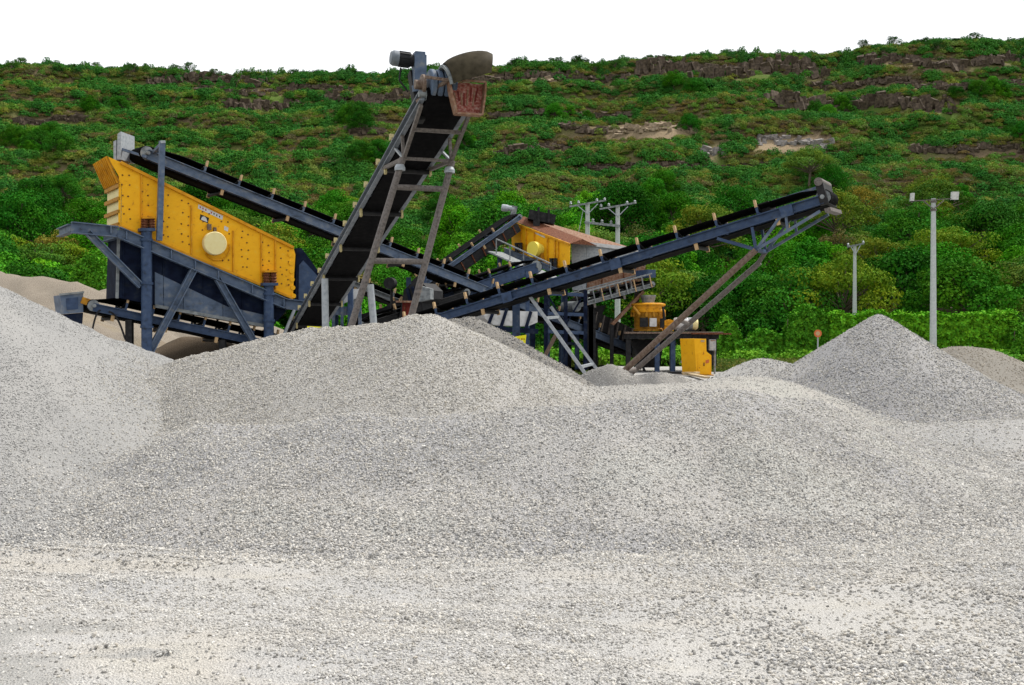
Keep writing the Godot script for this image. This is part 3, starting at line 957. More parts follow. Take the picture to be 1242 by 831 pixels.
	for layer in [0.0, 0.02]:
		for i in 14:
			for k in 10:
				var q := []
				for e in [[i, k], [i, k + 1], [i + 1, k + 1], [i + 1, k]]:
					var w: float = e[1] / 10.0 * 2.0 - 1.0
					# the sheet bellies outwards in the middle and narrows to its lip
					var rr = 0.37 + 0.17 * sqrt(maxf(0.0, 1.0 - w * w * 0.9)) + layer
					var half: float = 0.47 - 0.1 * maxf(0.0, (e[0] - 8) / 6.0)
					q.append(hc + s * w * half + Vector3.UP * w * 0.13 + flat * rows[e[0]][0] * -rr * 0.85 * -1.0 + Vector3.UP * rows[e[0]][1] * rr)
				quad(st, q[0], q[1], q[2], q[3])
	var hood := part(st, "hood", M.hood, c)
	st = start()
	for i in 14:
		var ps := []
		for k in [i, i + 1]:
			var half: float = 0.47 - 0.1 * maxf(0.0, (k - 8) / 6.0)
			ps.append(hc - s * half - Vector3.UP * 0.13 + flat * rows[k][0] * 0.385 * 0.85 + Vector3.UP * rows[k][1] * 0.385)
		beam(st, ps[0], ps[1], 0.05, 0.1, s)
	part(st, "hood_flange", M.grey, hood)
	var mouth := head + flat * 0.42 + s * 0.28 + Vector3.UP * 0.24
	var ts := 0.36
	var bs := 0.21
	var hgt := 0.62
	var back := -flat * 0.2
	var tl := mouth - s * ts
	var tr := mouth + s * ts
	var ml := mouth - s * (ts - 0.05) - Vector3.UP * 0.25
	var mr := mouth + s * (ts - 0.02) - Vector3.UP * 0.3
	var bl := mouth - s * bs - Vector3.UP * hgt
	var br := mouth + s * (bs + 0.08) - Vector3.UP * hgt
	st = start()
	prism(st, [tl + back, tr + back, mr + back, br + back, bl + back, ml + back], -flat * 0.02)
	var ch := part(st, "chute_liner", M.scraped, c)
	tag(ch, "rust red scraped plate inside the discharge chute")
	# bright worn streaks of bare steel and red lead standing proud on the liner
	for k in 9:
		var x := -0.27 + k * 0.066 + rng.randf_range(-0.015, 0.015)
		var y0 := rng.randf_range(0.08, 0.2)
		var y1 := rng.randf_range(0.34, 0.56)
		one_beam("wear_strip", M.red if k % 2 == 0 else M.rust_pale, c, mouth + back + s * x - Vector3.UP * y0 + flat * 0.008, mouth + back + s * x * 0.8 - Vector3.UP * y1 + flat * 0.008, 0.028, 0.014, flat)
	var ring := [tl, tr, mr, br, bl, ml]
	for k in 6:
		var p: Vector3 = ring[k]
		var q2: Vector3 = ring[(k + 1) % 6]
		if k != 0:
			st = start()
			prism(st, [p, q2, q2 + back, p + back], (q2 - p).cross(back).normalized() * 0.015)
			part(st, "chute_side", M.rust_pale, c)
		one_beam("chute_rim", M.rust_pale, c, p, q2, 0.035, 0.035, flat)
	one_beam("chute_hanger", M.brown_pipe, c, tl, head - s * 0.52 - a * 0.3, 0.06, 0.06)
	one_beam("chute_hanger", M.brown_pipe, c, tl - Vector3.UP * 0.02, head - s * 0.52 + a * 0.35 + n * 0.2, 0.05, 0.05)

func make_long_stacker() -> void:
	var tail := at(486, 403, 35.6)
	var head := at(1003, 244, 29.1)
	var cv := conveyor("long_conveyor", "long dark blue conveyor rising to the right on slanting pipe legs", tail, head, 0.95, {beam = 0.25, mat = M.blue, gap = 0.15, trough = 0.11, spacing = 1.17})
	var c: Node3D = cv.root
	var s: Vector3 = cv.s
	var a: Vector3 = cv.a
	var n: Vector3 = cv.n
	var hw: float = cv.hw
	# splice plates on the near stringer
	for f in [0.31, 0.57, 0.93]:
		var p := tail.lerp(head, f) - n * 0.02
		for side in [-1.0, 1.0]:
			one_beam("splice_plate", M.blue, c, p - a * 0.17 + s * (hw + 0.062) * side, p + a * 0.17 + s * (hw + 0.062) * side, 0.02, 0.3, n)
	# truss below the head end, carried by the legs
	var knee := head.lerp(tail, 0.145) - n * 0.78
	for side in [-1.0, 1.0]:
		var off = s * hw * side
		one_beam("truss_chord", M.blue_grey, c, knee + off, head - n * 0.28 - a * 0.15 + off, 0.07, 0.07, n)
		one_beam("truss_strut", M.blue, c, knee + off, knee + n * 0.6 - a * 0.95 + off, 0.08, 0.08, n)
		one_beam("truss_strut", M.blue, c, knee + off, knee + n * 0.62 + off + a * 0.05, 0.07, 0.07, n)
		one_beam("truss_strut", M.blue_grey, c, knee + off + a * 0.05 + n * 0.03, knee + n * 0.66 + a * 0.85 + off, 0.07, 0.07, n)
		one_beam("truss_strut", M.blue_grey, c, knee.lerp(head - n * 0.28 - a * 0.15, 0.5) + off, knee + n * 0.68 + a * 1.0 + off, 0.06, 0.06, n)
	one_beam("truss_tie", M.blue, c, knee - s * hw, knee + s * hw, 0.09, 0.09, n)
	# scraper frame, take-up and drum guard at the head
	var g := start()
	beam(g, head + n * 0.16 - s * (hw + 0.05), head + n * 0.16 + s * (hw + 0.05), 0.2, 0.62, n)
	part(g, "head_guard", M.black, c)
	g = start()
	lathe(g, head + n * 0.47 - s * (hw + 0.07), s, [Vector2(0, 0), Vector2(0.11, 0), Vector2(0.11, 1.09), Vector2(0, 1.09)], 16)
	part(g, "guard_cap", M.pipe, c)
	one_beam("scraper_arm", M.pipe, c, head - n * 0.32 + a * 0.12 - s * hw, head - n * 0.3 + a * 0.04 + s * hw, 0.16, 0.1, n)
	one_beam("drive_box", M.black, c, head - a * 1.62 + n * 0.28 - s * hw, head - a * 1.62 + n * 0.28 + s * (hw - 0.3), 0.3, 0.34, n)
	one_beam("belt_cover", M.blue_grey, c, head - a * 1.5 + n * 0.5 - s * (hw - 0.05), head - a * 0.2 + n * 0.5 - s * (hw - 0.05), 0.03, 0.08, n)
	# raking pipe legs, one on each side, that meet the ground well behind the head
	var near_side := -1.0 if s.z < 0 else 1.0
	near_side = 1.0 if (s * 1.0).z > 0 else -1.0
	var ka := knee + s * hw * near_side
	var kb := knee - s * hw * near_side
	var fa := at(744, 462, 31.6)
	var fb := at(761, 457, 32.6)
	one_tube("leg", M.brown_pipe, c, ka, fa, 0.085, 0.085, 14)
	var kf := kb
	kb = kb.lerp(fb, 0.04) - Vector3.UP * 0.14
	one_tube("leg", M.pipe, c, kb, fb, 0.075, 0.075, 14)
	one_tube("leg_bracket", M.pipe, c, kf, kb + (fb - kb) * 0.02, 0.06, 0.06, 10)
	one_tube("leg_tie", M.pipe, c, ka.lerp(fa, 0.52), kb.lerp(fb, 0.52), 0.06, 0.06, 10)
	one_tube("leg_tie", M.pipe, c, ka.lerp(fa, 0.93), kb.lerp(fb, 0.93), 0.07, 0.07, 10)
	for e in [fa, fb]:
		one_tube("leg", M.brown_pipe, c, e, e + (fa - ka).normalized() * 1.2, 0.07, 0.07, 12)
	# ladder-like pale frame under the middle of the belt
	var la := at(643, 360, 33.2)
	var lb := at(714, 459, 33.0)
	var ra := at(668, 372, 34.2)
	var rb := at(724, 448, 34.2)
	lb = lb + (lb - la) * 0.05
	rb = rb + (rb - ra) * 0.1
	one_beam("frame_leg", M.galv, c, la, lb, 0.1, 0.1)
	one_beam("frame_leg", M.galv, c, ra, rb, 0.1, 0.1)
	for e in [[0.25, 0.15], [0.82, 0.83]]:
		one_beam("frame_rung", M.galv, c, la.lerp(lb, e[0]), ra.lerp(rb, e[1]), 0.08, 0.08)
	one_tube("frame_brace", M.brown_pipe, c, la.lerp(lb, 0.43), down(at(640, 440, 34.6)), 0.06, 0.06, 10)
	# steel post under the tail third
	one_beam("post", M.blue, c, at(626, 352, 34.6), down(at(626, 430, 34.6)), 0.24, 0.24)

func make_crossing_conveyor() -> void:
	var head := at(172, 190, 35.0)
	var tail := at(772, 429, 50.0)
	var cv := conveyor("crossing_conveyor", "very long return conveyor climbing left behind the big yellow screen", tail, head, 1.0, {beam = 0.32, mat = M.blue_grey, gap = 0.13, trough = 0.12, spacing = 1.26})
	var c: Node3D = cv.root
	var s: Vector3 = cv.s
	var a: Vector3 = cv.a
	var n: Vector3 = cv.n
	# ribbed skirt boards of the loading box at the tail
	for side in [-1.0, 1.0]:
		var p0 = tail + a * 0.4 + s * 0.42 * side + n * 0.55
		var p1 = tail + a * 3.6 + s * 0.42 * side + n * 0.62
		one_beam("skirt_board", M.black, c, p0, p1, 0.05, 0.7, n)
		for k in 7:
			var p = p0.lerp(p1, 0.06 + k * 0.147) + s * 0.06 * side
			one_beam("skirt_rib", M.pipe, c, p - n * 0.4, p + n * 0.34, 0.07, 0.06, a)
	# supports
	for e in [[416, 301, 39.3], [505, 336, 42.0], [690, 400, 47.8]]:
		var p := at(e[0], e[1], e[2])
		one_beam("post", M.blue, c, p - s * 0.5, down(p - s * 0.5), 0.18, 0.18)
		one_beam("post", M.blue, c, p + s * 0.5, down(p + s * 0.5), 0.18, 0.18)
		one_beam("post_tie", M.blue, c, p - s * 0.5 - Vector3.UP * 0.6, p + s * 0.5 - Vector3.UP * 0.6, 0.12, 0.12)
	for e in [[[143.5, 163], [147.5, 160], [147.5, 194], [142.5, 194]], [[138.5, 172], [141.8, 170.5], [141.8, 195], [138.5, 194]]]:
		var pts := []
		for q in e: pts.append(at(q[0], q[1], 34.6))
		var pst := start()
		prism(pst, pts, Vector3(0.12, 0, -0.9))
		part(pst, "head_chute", M.galv, c)
	one_beam("head_arm", M.blue_grey, c, head - n * 0.1 - s * 0.52, at(147, 181, 34.7), 0.06, 0.08, n)

# ---------------------------------------------------------------- the big screen

func make_screen_plant() -> void:
	var pl := upright(144, 33.5, 356, 36.5)
	var W := 1.85
	var bk: Vector3 = pl.back
	var al: Vector3 = pl.along
	var t := thing("vibrating_screen", "big inclined yellow vibrating screen on a blue steel frame", "screening machine", down(on(pl, 250, 300, W * 0.5), 0.0), "yellow screening machines")
	var outline := [[131, 190], [147, 197], [356, 300], [358.5, 309], [355, 363], [144, 275], [145, 214]]
	var st := start()
	prism(st, on_all(pl, outline), bk * 0.03)
	var panel := part(st, "side_panel", M.yellow, t)
	st = start()
	prism(st, on_all(pl, outline, W), bk * 0.03)
	part(st, "side_panel", M.yellow, t)
	# rim strips along the top and bottom of the near side
	for e in [[147, 197.5, 356, 300.5, 0.09], [144, 274, 355, 362, 0.07]]:
		one_beam("edge_strip", M.yellow_b, panel, on(pl, e[0], e[1], -0.03), on(pl, e[2], e[3], -0.03), 0.1, e[4])
	# vertical stiffeners
	for u in [172, 194, 232.5, 283, 317, 334]:
		var f: float = (u - 146.0) / 210.0
		var v0 := 199.5 + f * 102.0
		var v1 := 272.0 + f * 88.5
		if u == 232.5: v0 += 8
		if u == 283: v0 += 14
		one_beam("stiffener", M.yellow_b, panel, on(pl, u, v0, -0.022), on(pl, u, v1, -0.022), 0.04, 0.06, bk)
	# bolt heads
	st = start()
	for k in 9:
		var u := 153.0 + k * 24.0
		var f: float = (u - 146.0) / 210.0
		for j in 5:
			for dx in [-3.5, 4.0]:
				var uu = u + dx + rng.randf_range(-1.5, 1.5)
				var ff: float = (uu - 146.0) / 210.0
				var v := lerpf(204.0 + ff * 102.0, 268.0 + ff * 88.0, (j + rng.randf_range(0.15, 0.7)) / 5.0)
				if Vector2(uu - 258, v - 295).length() < 19: continue
				var p := on(pl, uu, v, -0.001)
				lathe(st, p, -bk, [Vector2(0.025, 0), Vector2(0.025, 0.018), Vector2(0.0, 0.024)], 6, false)
	var bolts := part(st, "bolts", M.rust, panel)
	bolts.set_meta("kind", "stuff")
	# round drive cover with its hoop
	var cc := on(pl, 258, 296, 0.0)
	st = start()
	lathe(st, cc, -bk, [Vector2(0.30, 0.0), Vector2(0.30, 0.1), Vector2(0.37, 0.12), Vector2(0.37, 0.3), Vector2(0.35, 0.33), Vector2(0.0, 0.335)], 32)
	var cover := part(st, "drive_cover", M.cream, t)
	st = start()
	for k in 14:
		var g0 := lerpf(-2.6, 0.25, k / 14.0)
		var g1 := lerpf(-2.6, 0.25, (k + 1) / 14.0)
		tube(st, cc - bk * 0.05 + al * (0.12 + cos(g0) * 0.42) + Vector3.UP * (sin(g0) * 0.42 - 0.1), cc - bk * 0.05 + al * (0.12 + cos(g1) * 0.42) + Vector3.UP * (sin(g1) * 0.42 - 0.1), 0.022, 0.022, 6)
	part(st, "hose", M.yellow_b, cover)
	st = start()
	beam(st, on(pl, 254, 279, -0.05), on(pl, 254, 272, -0.05), 0.12, 0.1, bk)
	beam(st, on(pl, 261, 281, -0.05), on(pl, 261, 276, -0.05), 0.08, 0.1, bk)
	part(st, "lug", M.brown_pipe, cover)
	# stickers: the white name strip with its faded red print, a black square with a white hill, a small white note
	st = start()
	prism(st, on_all(pl, [[241, 248], [271, 262], [270, 267], [240.5, 253]], -0.004), -bk * 0.004)
	var strip := part(st, "sticker", M.white, panel)
	tag(strip, "white name strip with faded print")
	for k in 8:
		var f := 0.08 + k * 0.115
		var u := lerpf(241, 270, f)
		var v := lerpf(250.5, 264.5, f)
		if k == 3: continue
		one_beam("printed_mark", M.red_ink if k < 5 else M.ink, strip, on(pl, u, v - 1.1, -0.0095), on(pl, u, v + 1.1, -0.0095), 0.035, 0.002, bk)
	st = start()
	prism(st, on_all(pl, [[243.5, 260], [254, 264.5], [252.5, 271], [242.5, 266.5]], -0.004), -bk * 0.004)
	var pic := part(st, "sticker", M.ink, panel)
	tag(pic, "black square sticker with a white rounded shape")
	st = start()
	prism(st, on_all(pl, [[244, 266.5], [245.5, 263.2], [248, 262.6], [250.6, 264.6], [252, 269.8]], -0.0085), -bk * 0.002)
	part(st, "printed_mark", M.white, pic)
	st = start()
	prism(st, on_all(pl, [[272.5, 274], [277.5, 276.5], [276.5, 281], [272, 279]], -0.004), -bk * 0.004)
	part(st, "sticker", M.white, panel)
	# the flared, ribbed feed lip and the slatted end
	var l0 := on(pl, 131, 190)
	var l1 := on(pl, 145, 222)
	st = start()
	prism(st, [l0, l1, l1 + bk * W, l0 + bk * W], Vector3(0.03, 0, 0))
	var lip := part(st, "feed_lip", M.ochre, t)
	for k in 9:
		var q: Vector3 = bk * (0.06 + k * (W - 0.1) / 8.0)
		one_beam("lip_rib", M.yellow_b, lip, l0 + q - al * 0.03, l1 + q - al * 0.03, 0.05, 0.05, bk)
	var e0 := on(pl, 145, 222)
	var e1 := on(pl, 144, 276)
	st = start()
	prism(st, [e0 + al * 0.06, e1 + al * 0.06, e1 + al * 0.06 + bk * W, e0 + al * 0.06 + bk * W], al * 0.03)
	var end := part(st, "end_plate", M.cream, t)
	for k in 4:
		var p := e0.lerp(e1, 0.06 + k * 0.29)
		one_beam("end_rail", M.ochre, end, p, p + bk * W, 0.07, 0.11)
	# decks inside
	for e in [[0.18, 0.86], [0.62, 0.5]]:
		st = start()
		var a0 := on(pl, 148, lerpf(198, 274, e[0]), 0.04)
		var a1 := on(pl, 352, lerpf(300, 361, e[0]), 0.04)
		prism(st, [a0, a1, a1 + bk * (W - 0.06), a0 + bk * (W - 0.06)], Vector3(0, -0.04, 0))
		part(st, "screen_deck", M.rust, t)
	st = start()
	for k in 6:
		lathe(st, on(pl, 352 + k * 0.8, 309 + k * 10, -0.005), -bk, [Vector2(0.0, 0.0), Vector2(0.08, 0.0), Vector2(0.08, 0.03), Vector2(0.0, 0.03)], 12)
	part(st, "tension_bolts", M.yellow, panel).set_meta("kind", "stuff")
	# rubber and steel spring mounts at the four corners
	for off in [-0.16, W + 0.16]:
		for e in [[180, 264.5, 278], [327.5, 329.5, 344]]:
			st = start()
			beam(st, on(pl, e[0] - 8, e[1], off), on(pl, e[0] + 8, e[1], off), 0.3, 0.06)
			var mount := part(st, "spring_mount", M.yellow_b, t)
			for dx in [-4.2, 4.2]:
				st = start()
				var p0 := on(pl, e[0] + dx, e[2], off)
				var p1 := on(pl, e[0] + dx, e[1] + 1, off)
				var h := p1.y - p0.y
				var prof := [Vector2(0, 0)]
				for k in 9: prof.append(Vector2(0.115 if k % 2 == 0 else 0.085, h * k / 8.0))
				prof.append(Vector2(0, h))
				lathe(st, p0, Vector3.UP, prof, 14)
				part(st, "spring", M.rust, mount)
	# frame: cranked side beams, columns, braces, cross beams
	for off in [-0.16, W + 0.16]:
		var near: bool = off < 0
		for e in [[87, 276, 143, 281.5], [143, 281.5, 346, 368.5], [346, 368.5, 376, 372]]:
			st = start()
			joist(st, on(pl, e[0], e[1], off), on(pl, e[2], e[3], off), 0.26, 0.34)
			part(st, "frame_beam", M.blue_grey, t)
		for u in [134, 153, 207, 236, 264, 305, 343]:
			var vv = 279.0 if u < 143 else 281.5 + (u - 143.0) * 0.4286
			one_beam("web_stiffener", M.blue_grey, t, on(pl, u, vv - 5.0, off), on(pl, u, vv + 5.0, off), 0.03, 0.25, bk)
		for e in [[178, 280], [326, 346]]:
			st = start()
			var top := on(pl, e[0], e[1], off)
			tube(st, top, down(top), 0.165, 0.165, 18)
			for k in 4:
				var y := top.y - 0.25 - k * (top.y - 0.3) / 3.4
				tube(st, Vector3(top.x, y, top.z), Vector3(top.x, y - 0.07, top.z), 0.2, 0.2, 18)
			part(st, "column", M.blue, t)
			one_beam("column_head", M.blue, t, on(pl, e[0] - 9, e[1] - 1, off), on(pl, e[0] + 9, e[1] - 1, off), 0.4, 0.09)
		for e in [[107, 282, 171, 347], [235, 327, 180, 430], [264, 338, 311, 420]]:
			st = start()
			joist(st, on(pl, e[0], e[1], off), on(pl, e[2], e[3], off), 0.2, 0.2)
			part(st, "brace", M.blue_grey, t)
	for e in [[87, 276], [143, 283], [236, 323], [340, 367]]:
		st = start()
		joist(st, on(pl, e[0], e[1] + 1, -0.02), on(pl, e[0], e[1] + 1, -0.02) + bk * (W + 0.02), 0.2, 0.26)
		part(st, "cross_beam", M.blue_grey, t)
	# dust hood under the decks, with vertical ribs
	st = start()
	prism(st, on_all(pl, [[146, 279], [143, 361], [188, 370], [330, 396], [352, 372], [346, 363]], 0.12), bk * (W - 0.24))
	var hop := part(st, "underscreen_hopper", M.navy, t)
	for k in 8:
		var u := 150.0 + k * 24.0
		one_beam("hopper_rib", M.navy, hop, on(pl, u, 284 + (u - 146.0) * 0.42, 0.11), on(pl, u, 361 + (u - 143.0) * 0.18, 0.11), 0.03, 0.05, bk)
	one_beam("hopper_edge", M.grey, hop, on(pl, 144.5, 281, 0.1), on(pl, 142, 362, 0.1), 0.08, 0.06, bk)
	st = start()
	prism(st, on_all(pl, [[188, 330], [276, 372], [330, 384], [330, 396], [188, 369]], 0.085), bk * 0.03)
	part(st, "hopper_panel", M.blue_grey, hop)
	one_beam("hopper_lip", M.grey, hop, on(pl, 188, 371, 0.07), on(pl, 330, 397, 0.07), 0.1, 0.1)
	# post with a short arm that steadies the conveyor head
	one_beam("mast", M.blue_grey, t, on(pl, 197.5, 172, -0.33), on(pl, 193.5, 292, -0.33), 0.16, 0.16, bk)
	one_beam("mast_arm", M.blue_grey, t, on(pl, 197, 175, -0.33), on(pl, 183, 190, 1.2), 0.1, 0.1)
	one_beam("mast_cap", M.galv, t, on(pl, 194.5, 173, -0.33), on(pl, 200.5, 173, -0.33), 0.2, 0.08)
	# discharge chute at the low end
	st = start()
	prism(st, on_all(pl, [[358, 372], [360, 301], [366, 301], [396, 342], [398, 378]], 0.2), bk * (W - 0.4))
	part(st, "discharge_chute", M.navy, t)
	st = start()
	prism(st, on_all(pl, [[362, 372], [363, 322], [368, 316], [392, 342], [394, 372]], 0.17), bk * 0.025)
	part(st, "chute_plate", M.blue, t)
	one_beam("brace", M.galv, t, on(pl, 357, 376, -0.3), on(pl, 341, 414, -0.3), 0.08, 0.08)
	# conveyor under the hopper
	var cv := conveyor("short_conveyor", "short blue conveyor under the big yellow screen", on(pl, 345, 423, W * 0.5), on(pl, 108, 373, W * 0.5), 1.35, {beam = 0.24, mat = M.blue, gap = 0.12, trough = 0.16, spacing = 0.82})
	var c: Node3D = cv.root
	for e in [[157, 388], [270, 412]]:
		for off in [0.35, W - 0.35]:
			one_beam("post", M.black, c, on(pl, e[0], e[1], off), down(on(pl, e[0], e[1], off)), 0.2, 0.2)
	# black hoses hanging below the head
	for e in [[122, 376, 110, 410], [132, 378, 152, 412]]:
		st = start()
		var p0 := on(pl, e[0], e[1], 0.1)
		var p1 := on(pl, e[2], e[3], 0.2)
		for k in 8:
			var f0 := k / 8.0
			var f1 := (k + 1) / 8.0
			tube(st, p0.lerp(p1, f0) + Vector3.UP * sin(f0 * PI) * 0.22, p0.lerp(p1, f1) + Vector3.UP * sin(f1 * PI) * 0.22, 0.03, 0.03, 6)
		part(st, "hose", M.black, c)
	# box at its head that turns the stream down
	var b := thing("discharge_box", "grey blue steel discharge box at the left end of short conveyor", "chute", down(on(pl, 90, 400, 0.9), 0.0))
	st = start()
	prism(st, on_all(pl, [[73, 358], [101, 355], [101, 379], [76, 381]], 0.45), bk * 1.1)
	part(st, "box", M.blue_grey, b)
	one_beam("rim", M.grey, b, on(pl, 72, 357.5, 0.43), on(pl, 102, 354.5, 0.43), 0.06, 0.06)
	st = start()
	prism(st, on_all(pl, [[77, 381.3], [101, 379.3], [99, 402], [84, 402]], 0.5), bk * 0.95)
	part(st, "spout", M.navy, b)
	for e in [[84, 402], [98, 402]]:
		var p := on(pl, e[0], e[1], 0.9)
		one_beam("leg", M.black, b, p, down(p), 0.08, 0.08)
	st = start()
	prism(st, on_all(pl, [[80, 362], [95, 360.5], [95, 375], [81, 376]], 0.435), bk * 0.012)
	part(st, "door", M.blue, b)
	one_beam("bearing", M.ochre, b, on(pl, 99, 364, 0.4), on(pl, 108, 367, 0.4), 0.14, 0.2)


# ---------------------------------------------------------------- second screen, feeders, crusher

func make_middle_machines() -> void:
	# feeder up to the second screen
	var fc := conveyor("feed_conveyor", "steep dark feed conveyor rising to the top of the rear yellow screen", at(503, 348, 46.5), at(624, 264, 49.6), 0.95, {beam = 0.18, mat = M.blue_grey, gap = 0.06, trough = 0.06, spacing = 1.3, cap = 0.1})
	for side in [-1.0, 1.0]:
		one_beam("skirt_plate", M.black, fc.root, fc.tail + fc.s * 0.42 * side - fc.n * 0.36, fc.head + fc.s * 0.42 * side - fc.n * 0.36 - fc.a * 0.3, 0.04, 0.4, fc.n)
	for k in 9:
		var fp: Vector3 = fc.tail.lerp(fc.head, 0.06 + k * 0.105) - fc.n * 0.36
		one_beam("skirt_rib", M.rust, fc.root, fp + fc.s * 0.46 - fc.n * 0.2, fp + fc.s * 0.46 + fc.n * 0.2, 0.05, 0.05, fc.a)
	var k1 := conveyor("transfer_conveyor", "transfer conveyor in front of the rear yellow screen with blue side plates", at(470, 383, 42.5), at(646, 325, 45.0), 0.95, {beam = 0.4, mat = M.blue, gap = 0.1, trough = 0.14, spacing = 0.95})
	for f in [0.25, 0.6, 0.93]:
		var p: Vector3 = k1.tail.lerp(k1.head, f)
		for side in [-1.0, 1.0]:
			one_beam("post", M.blue, k1.root, p + k1.s * 0.45 * side, down(p + k1.s * 0.45 * side), 0.16, 0.16)
	# rear yellow screen
	var pl := upright(620, 50.0, 690, 47.6)
	var bk: Vector3 = pl.back
	var W := 1.8
	var t := thing("vibrating_screen", "smaller rear yellow vibrating screen with a rusty brown top", "screening machine", down(on(pl, 655, 300, 0.9), 0.0), "yellow screening machines")
	var outline := [[615, 267.5], [691, 296.5], [690, 331], [621, 303], [620, 276]]
	var st := start()
	prism(st, on_all(pl, outline), bk * 0.04)
	var panel := part(st, "side_panel", M.yellow, t)
	st = start()
	prism(st, on_all(pl, outline, W), bk * 0.04)
	part(st, "side_panel", M.yellow, t)
	for u in [632, 638, 648, 664, 673, 677]:
		var f: float = (u - 618.0) / 72.0
		one_beam("stiffener", M.yellow_b, panel, on(pl, u, 270.5 + f * 28.0, -0.035), on(pl, u, 301 + f * 27.0, -0.035), 0.05, 0.07, bk)
	one_beam("edge_strip", M.yellow_b, panel, on(pl, 615, 267.5, -0.03), on(pl, 691, 296.5, -0.03), 0.1, 0.08)
	st = start()
	prism(st, on_all(pl, [[649, 280], [661, 285.5], [661, 289], [649, 283.5]], -0.004), -bk * 0.006)
	part(st, "sticker", M.white, panel)
	st = start()
	lathe(st, on(pl, 655, 303), -bk, [Vector2(0.26, 0.0), Vector2(0.26, 0.25), Vector2(0.34, 0.27), Vector2(0.34, 0.5), Vector2(0.0, 0.51)], 26)
	var cov := part(st, "drive_cover", M.lemon, t)
	one_beam("cover_arm", M.ochre, cov, on(pl, 655, 307, -0.1), on(pl, 657, 316, -0.1), 0.2, 0.2, bk)
	for off in [-0.2, W + 0.2]:
		for e in [[629, 292, 303], [671, 311, 322]]:
			st = start()
			for dx in [-2.4, 2.4]:
				var p0 := on(pl, e[0] + dx, e[2] + 3, off)
				lathe(st, p0, Vector3.UP, [Vector2(0, 0), Vector2(0.1, 0), Vector2(0.08, 0.1), Vector2(0.1, 0.2), Vector2(0.08, 0.3), Vector2(0.1, 0.42), Vector2(0, 0.42)], 12)
			part(st, "spring", M.black, t)
		st = start()
		joist(st, on(pl, 612, 304, off), on(pl, 694, 336, off), 0.22, 0.26)
		part(st, "frame_beam", M.blue_grey, t)
		for u in [628, 684]:
			var p := on(pl, u, 308 + (u - 612) * 0.38, off)
			one_beam("column", M.blue, t, p, down(p), 0.24, 0.24)
	# rusty lid: a sheet that rises from the near wall to a ridge, with the far half falling again
	st = start()
	var c0 := on(pl, 621, 267.5, 0.0)
	var c1 := on(pl, 692, 295.5, 0.0)
	var up := Vector3.UP * 0.24
	prism(st, [c0, c0 + bk * 0.8 + up, c0 + bk * W], c1 - c0)
	part(st, "top_cover", M.rust, t)
	st = start()
	prism(st, [at(690, 295, 49.6), at(770, 302, 49.6), at(738, 292, 51.4), at(652, 267, 52.0)], Vector3(0, -0.05, 0))
	part(st, "cover_sheet", M.rust_pale, t)
	# drive on top
	st = start()
	var q := at(641, 261, 50.0)
	beam(st, q, q + Vector3(1.2, -0.25, 0), 0.9, 0.42)
	beam(st, q + Vector3(0.45, -0.3, 0.5), q + Vector3(0.45, 0.3, 0.5), 0.08, 0.1)
	beam(st, q + Vector3(0.9, -0.4, 0.5), q + Vector3(0.9, 0.2, 0.5), 0.08, 0.1)
	beam(st, q + Vector3(0.35, -0.3, 0.5), q + Vector3(0.35, -0.75, 0.5), 0.2, 0.3)
	part(st, "feed_box", M.black, t)
	st = start()
	var mo := at(608, 252, 50.0)
	lathe(st, mo, Vector3(1, -0.12, 0), [Vector2(0, 0), Vector2(0.13, 0.01), Vector2(0.16, 0.05), Vector2(0.16, 0.3), Vector2(0.13, 0.33), Vector2(0.13, 0.62), Vector2(0, 0.62)], 16)
	part(st, "motor", M.galv, t)
	st = start()
	beam(st, mo + Vector3(0.62, 0.06, 0), mo + Vector3(0.5, -0.5, 0), 0.22, 0.24)
	part(st, "gearbox", M.grey, t)
	one_tube("strut", M.galv, t, at(613, 272, 49.0), at(601, 303, 48.5), 0.06, 0.06, 8)
	# service deck in front of the screen
	st = start()
	beam(st, at(600, 306, 48.2), at(672, 338, 46.0), 0.9, 0.06)
	var deck := part(st, "walkway", M.grey, t)
	for f in [0.0, 0.25, 0.5, 0.75, 1.0]:
		var p := at(lerpf(602, 668, f), lerpf(310, 341, f), lerpf(47.8, 45.6, f))
		one_beam("deck_post", M.grey, deck, p, p + Vector3.UP * 0.7, 0.05, 0.05)
	one_beam("deck_rail", M.grey, deck, at(602, 290, 47.8), at(668, 320, 45.6), 0.05, 0.05)
	for e in [[606, 309, 48.0], [664, 336, 46.0]]:
		one_beam("column", M.blue, t, at(e[0], e[1], e[2]), down(at(e[0], e[1], e[2])), 0.2, 0.2)
	# pale discharge box with its rusty lower half
	var cp := upright(690, 49.0, 790, 48.6)
	var db := thing("discharge_chute", "grey and rust coloured box chute right of the rear yellow screen", "chute", down(on(cp, 740, 330, 0.8), 0.0))
	st = start()
	prism(st, on_all(cp, [[693, 292], [704, 292], [711, 297], [711, 352], [694, 352]], 0.1), cp.back * 1.6)
	part(st, "end_panel", M.galv, db)
	st = start()
	prism(st, on_all(cp, [[711.3, 297], [768, 303.5], [783, 311], [783, 322], [711.3, 322]], 0.14), cp.back * 1.5)
	part(st, "upper_panel", M.galv, db)
	one_beam("top_rim", M.white, db, on(cp, 704, 295, 0.08), on(cp, 768, 302.5, 0.08), 0.2, 0.16)
	one_beam("top_rim", M.white, db, on(cp, 768, 302.5, 0.1), on(cp, 785, 309, 0.1), 0.16, 0.12)
	st = start()
	prism(st, on_all(cp, [[711.3, 322.3], [783, 322.3], [779, 348], [712, 352]], 0.2), cp.back * 1.4)
	part(st, "lower_panel", M.rust_pale, db)
	for u in [730, 756]:
		one_beam("panel_rib", M.rust, db, on(cp, u, 323, 0.17), on(cp, u, 349, 0.17), 0.06, 0.06)
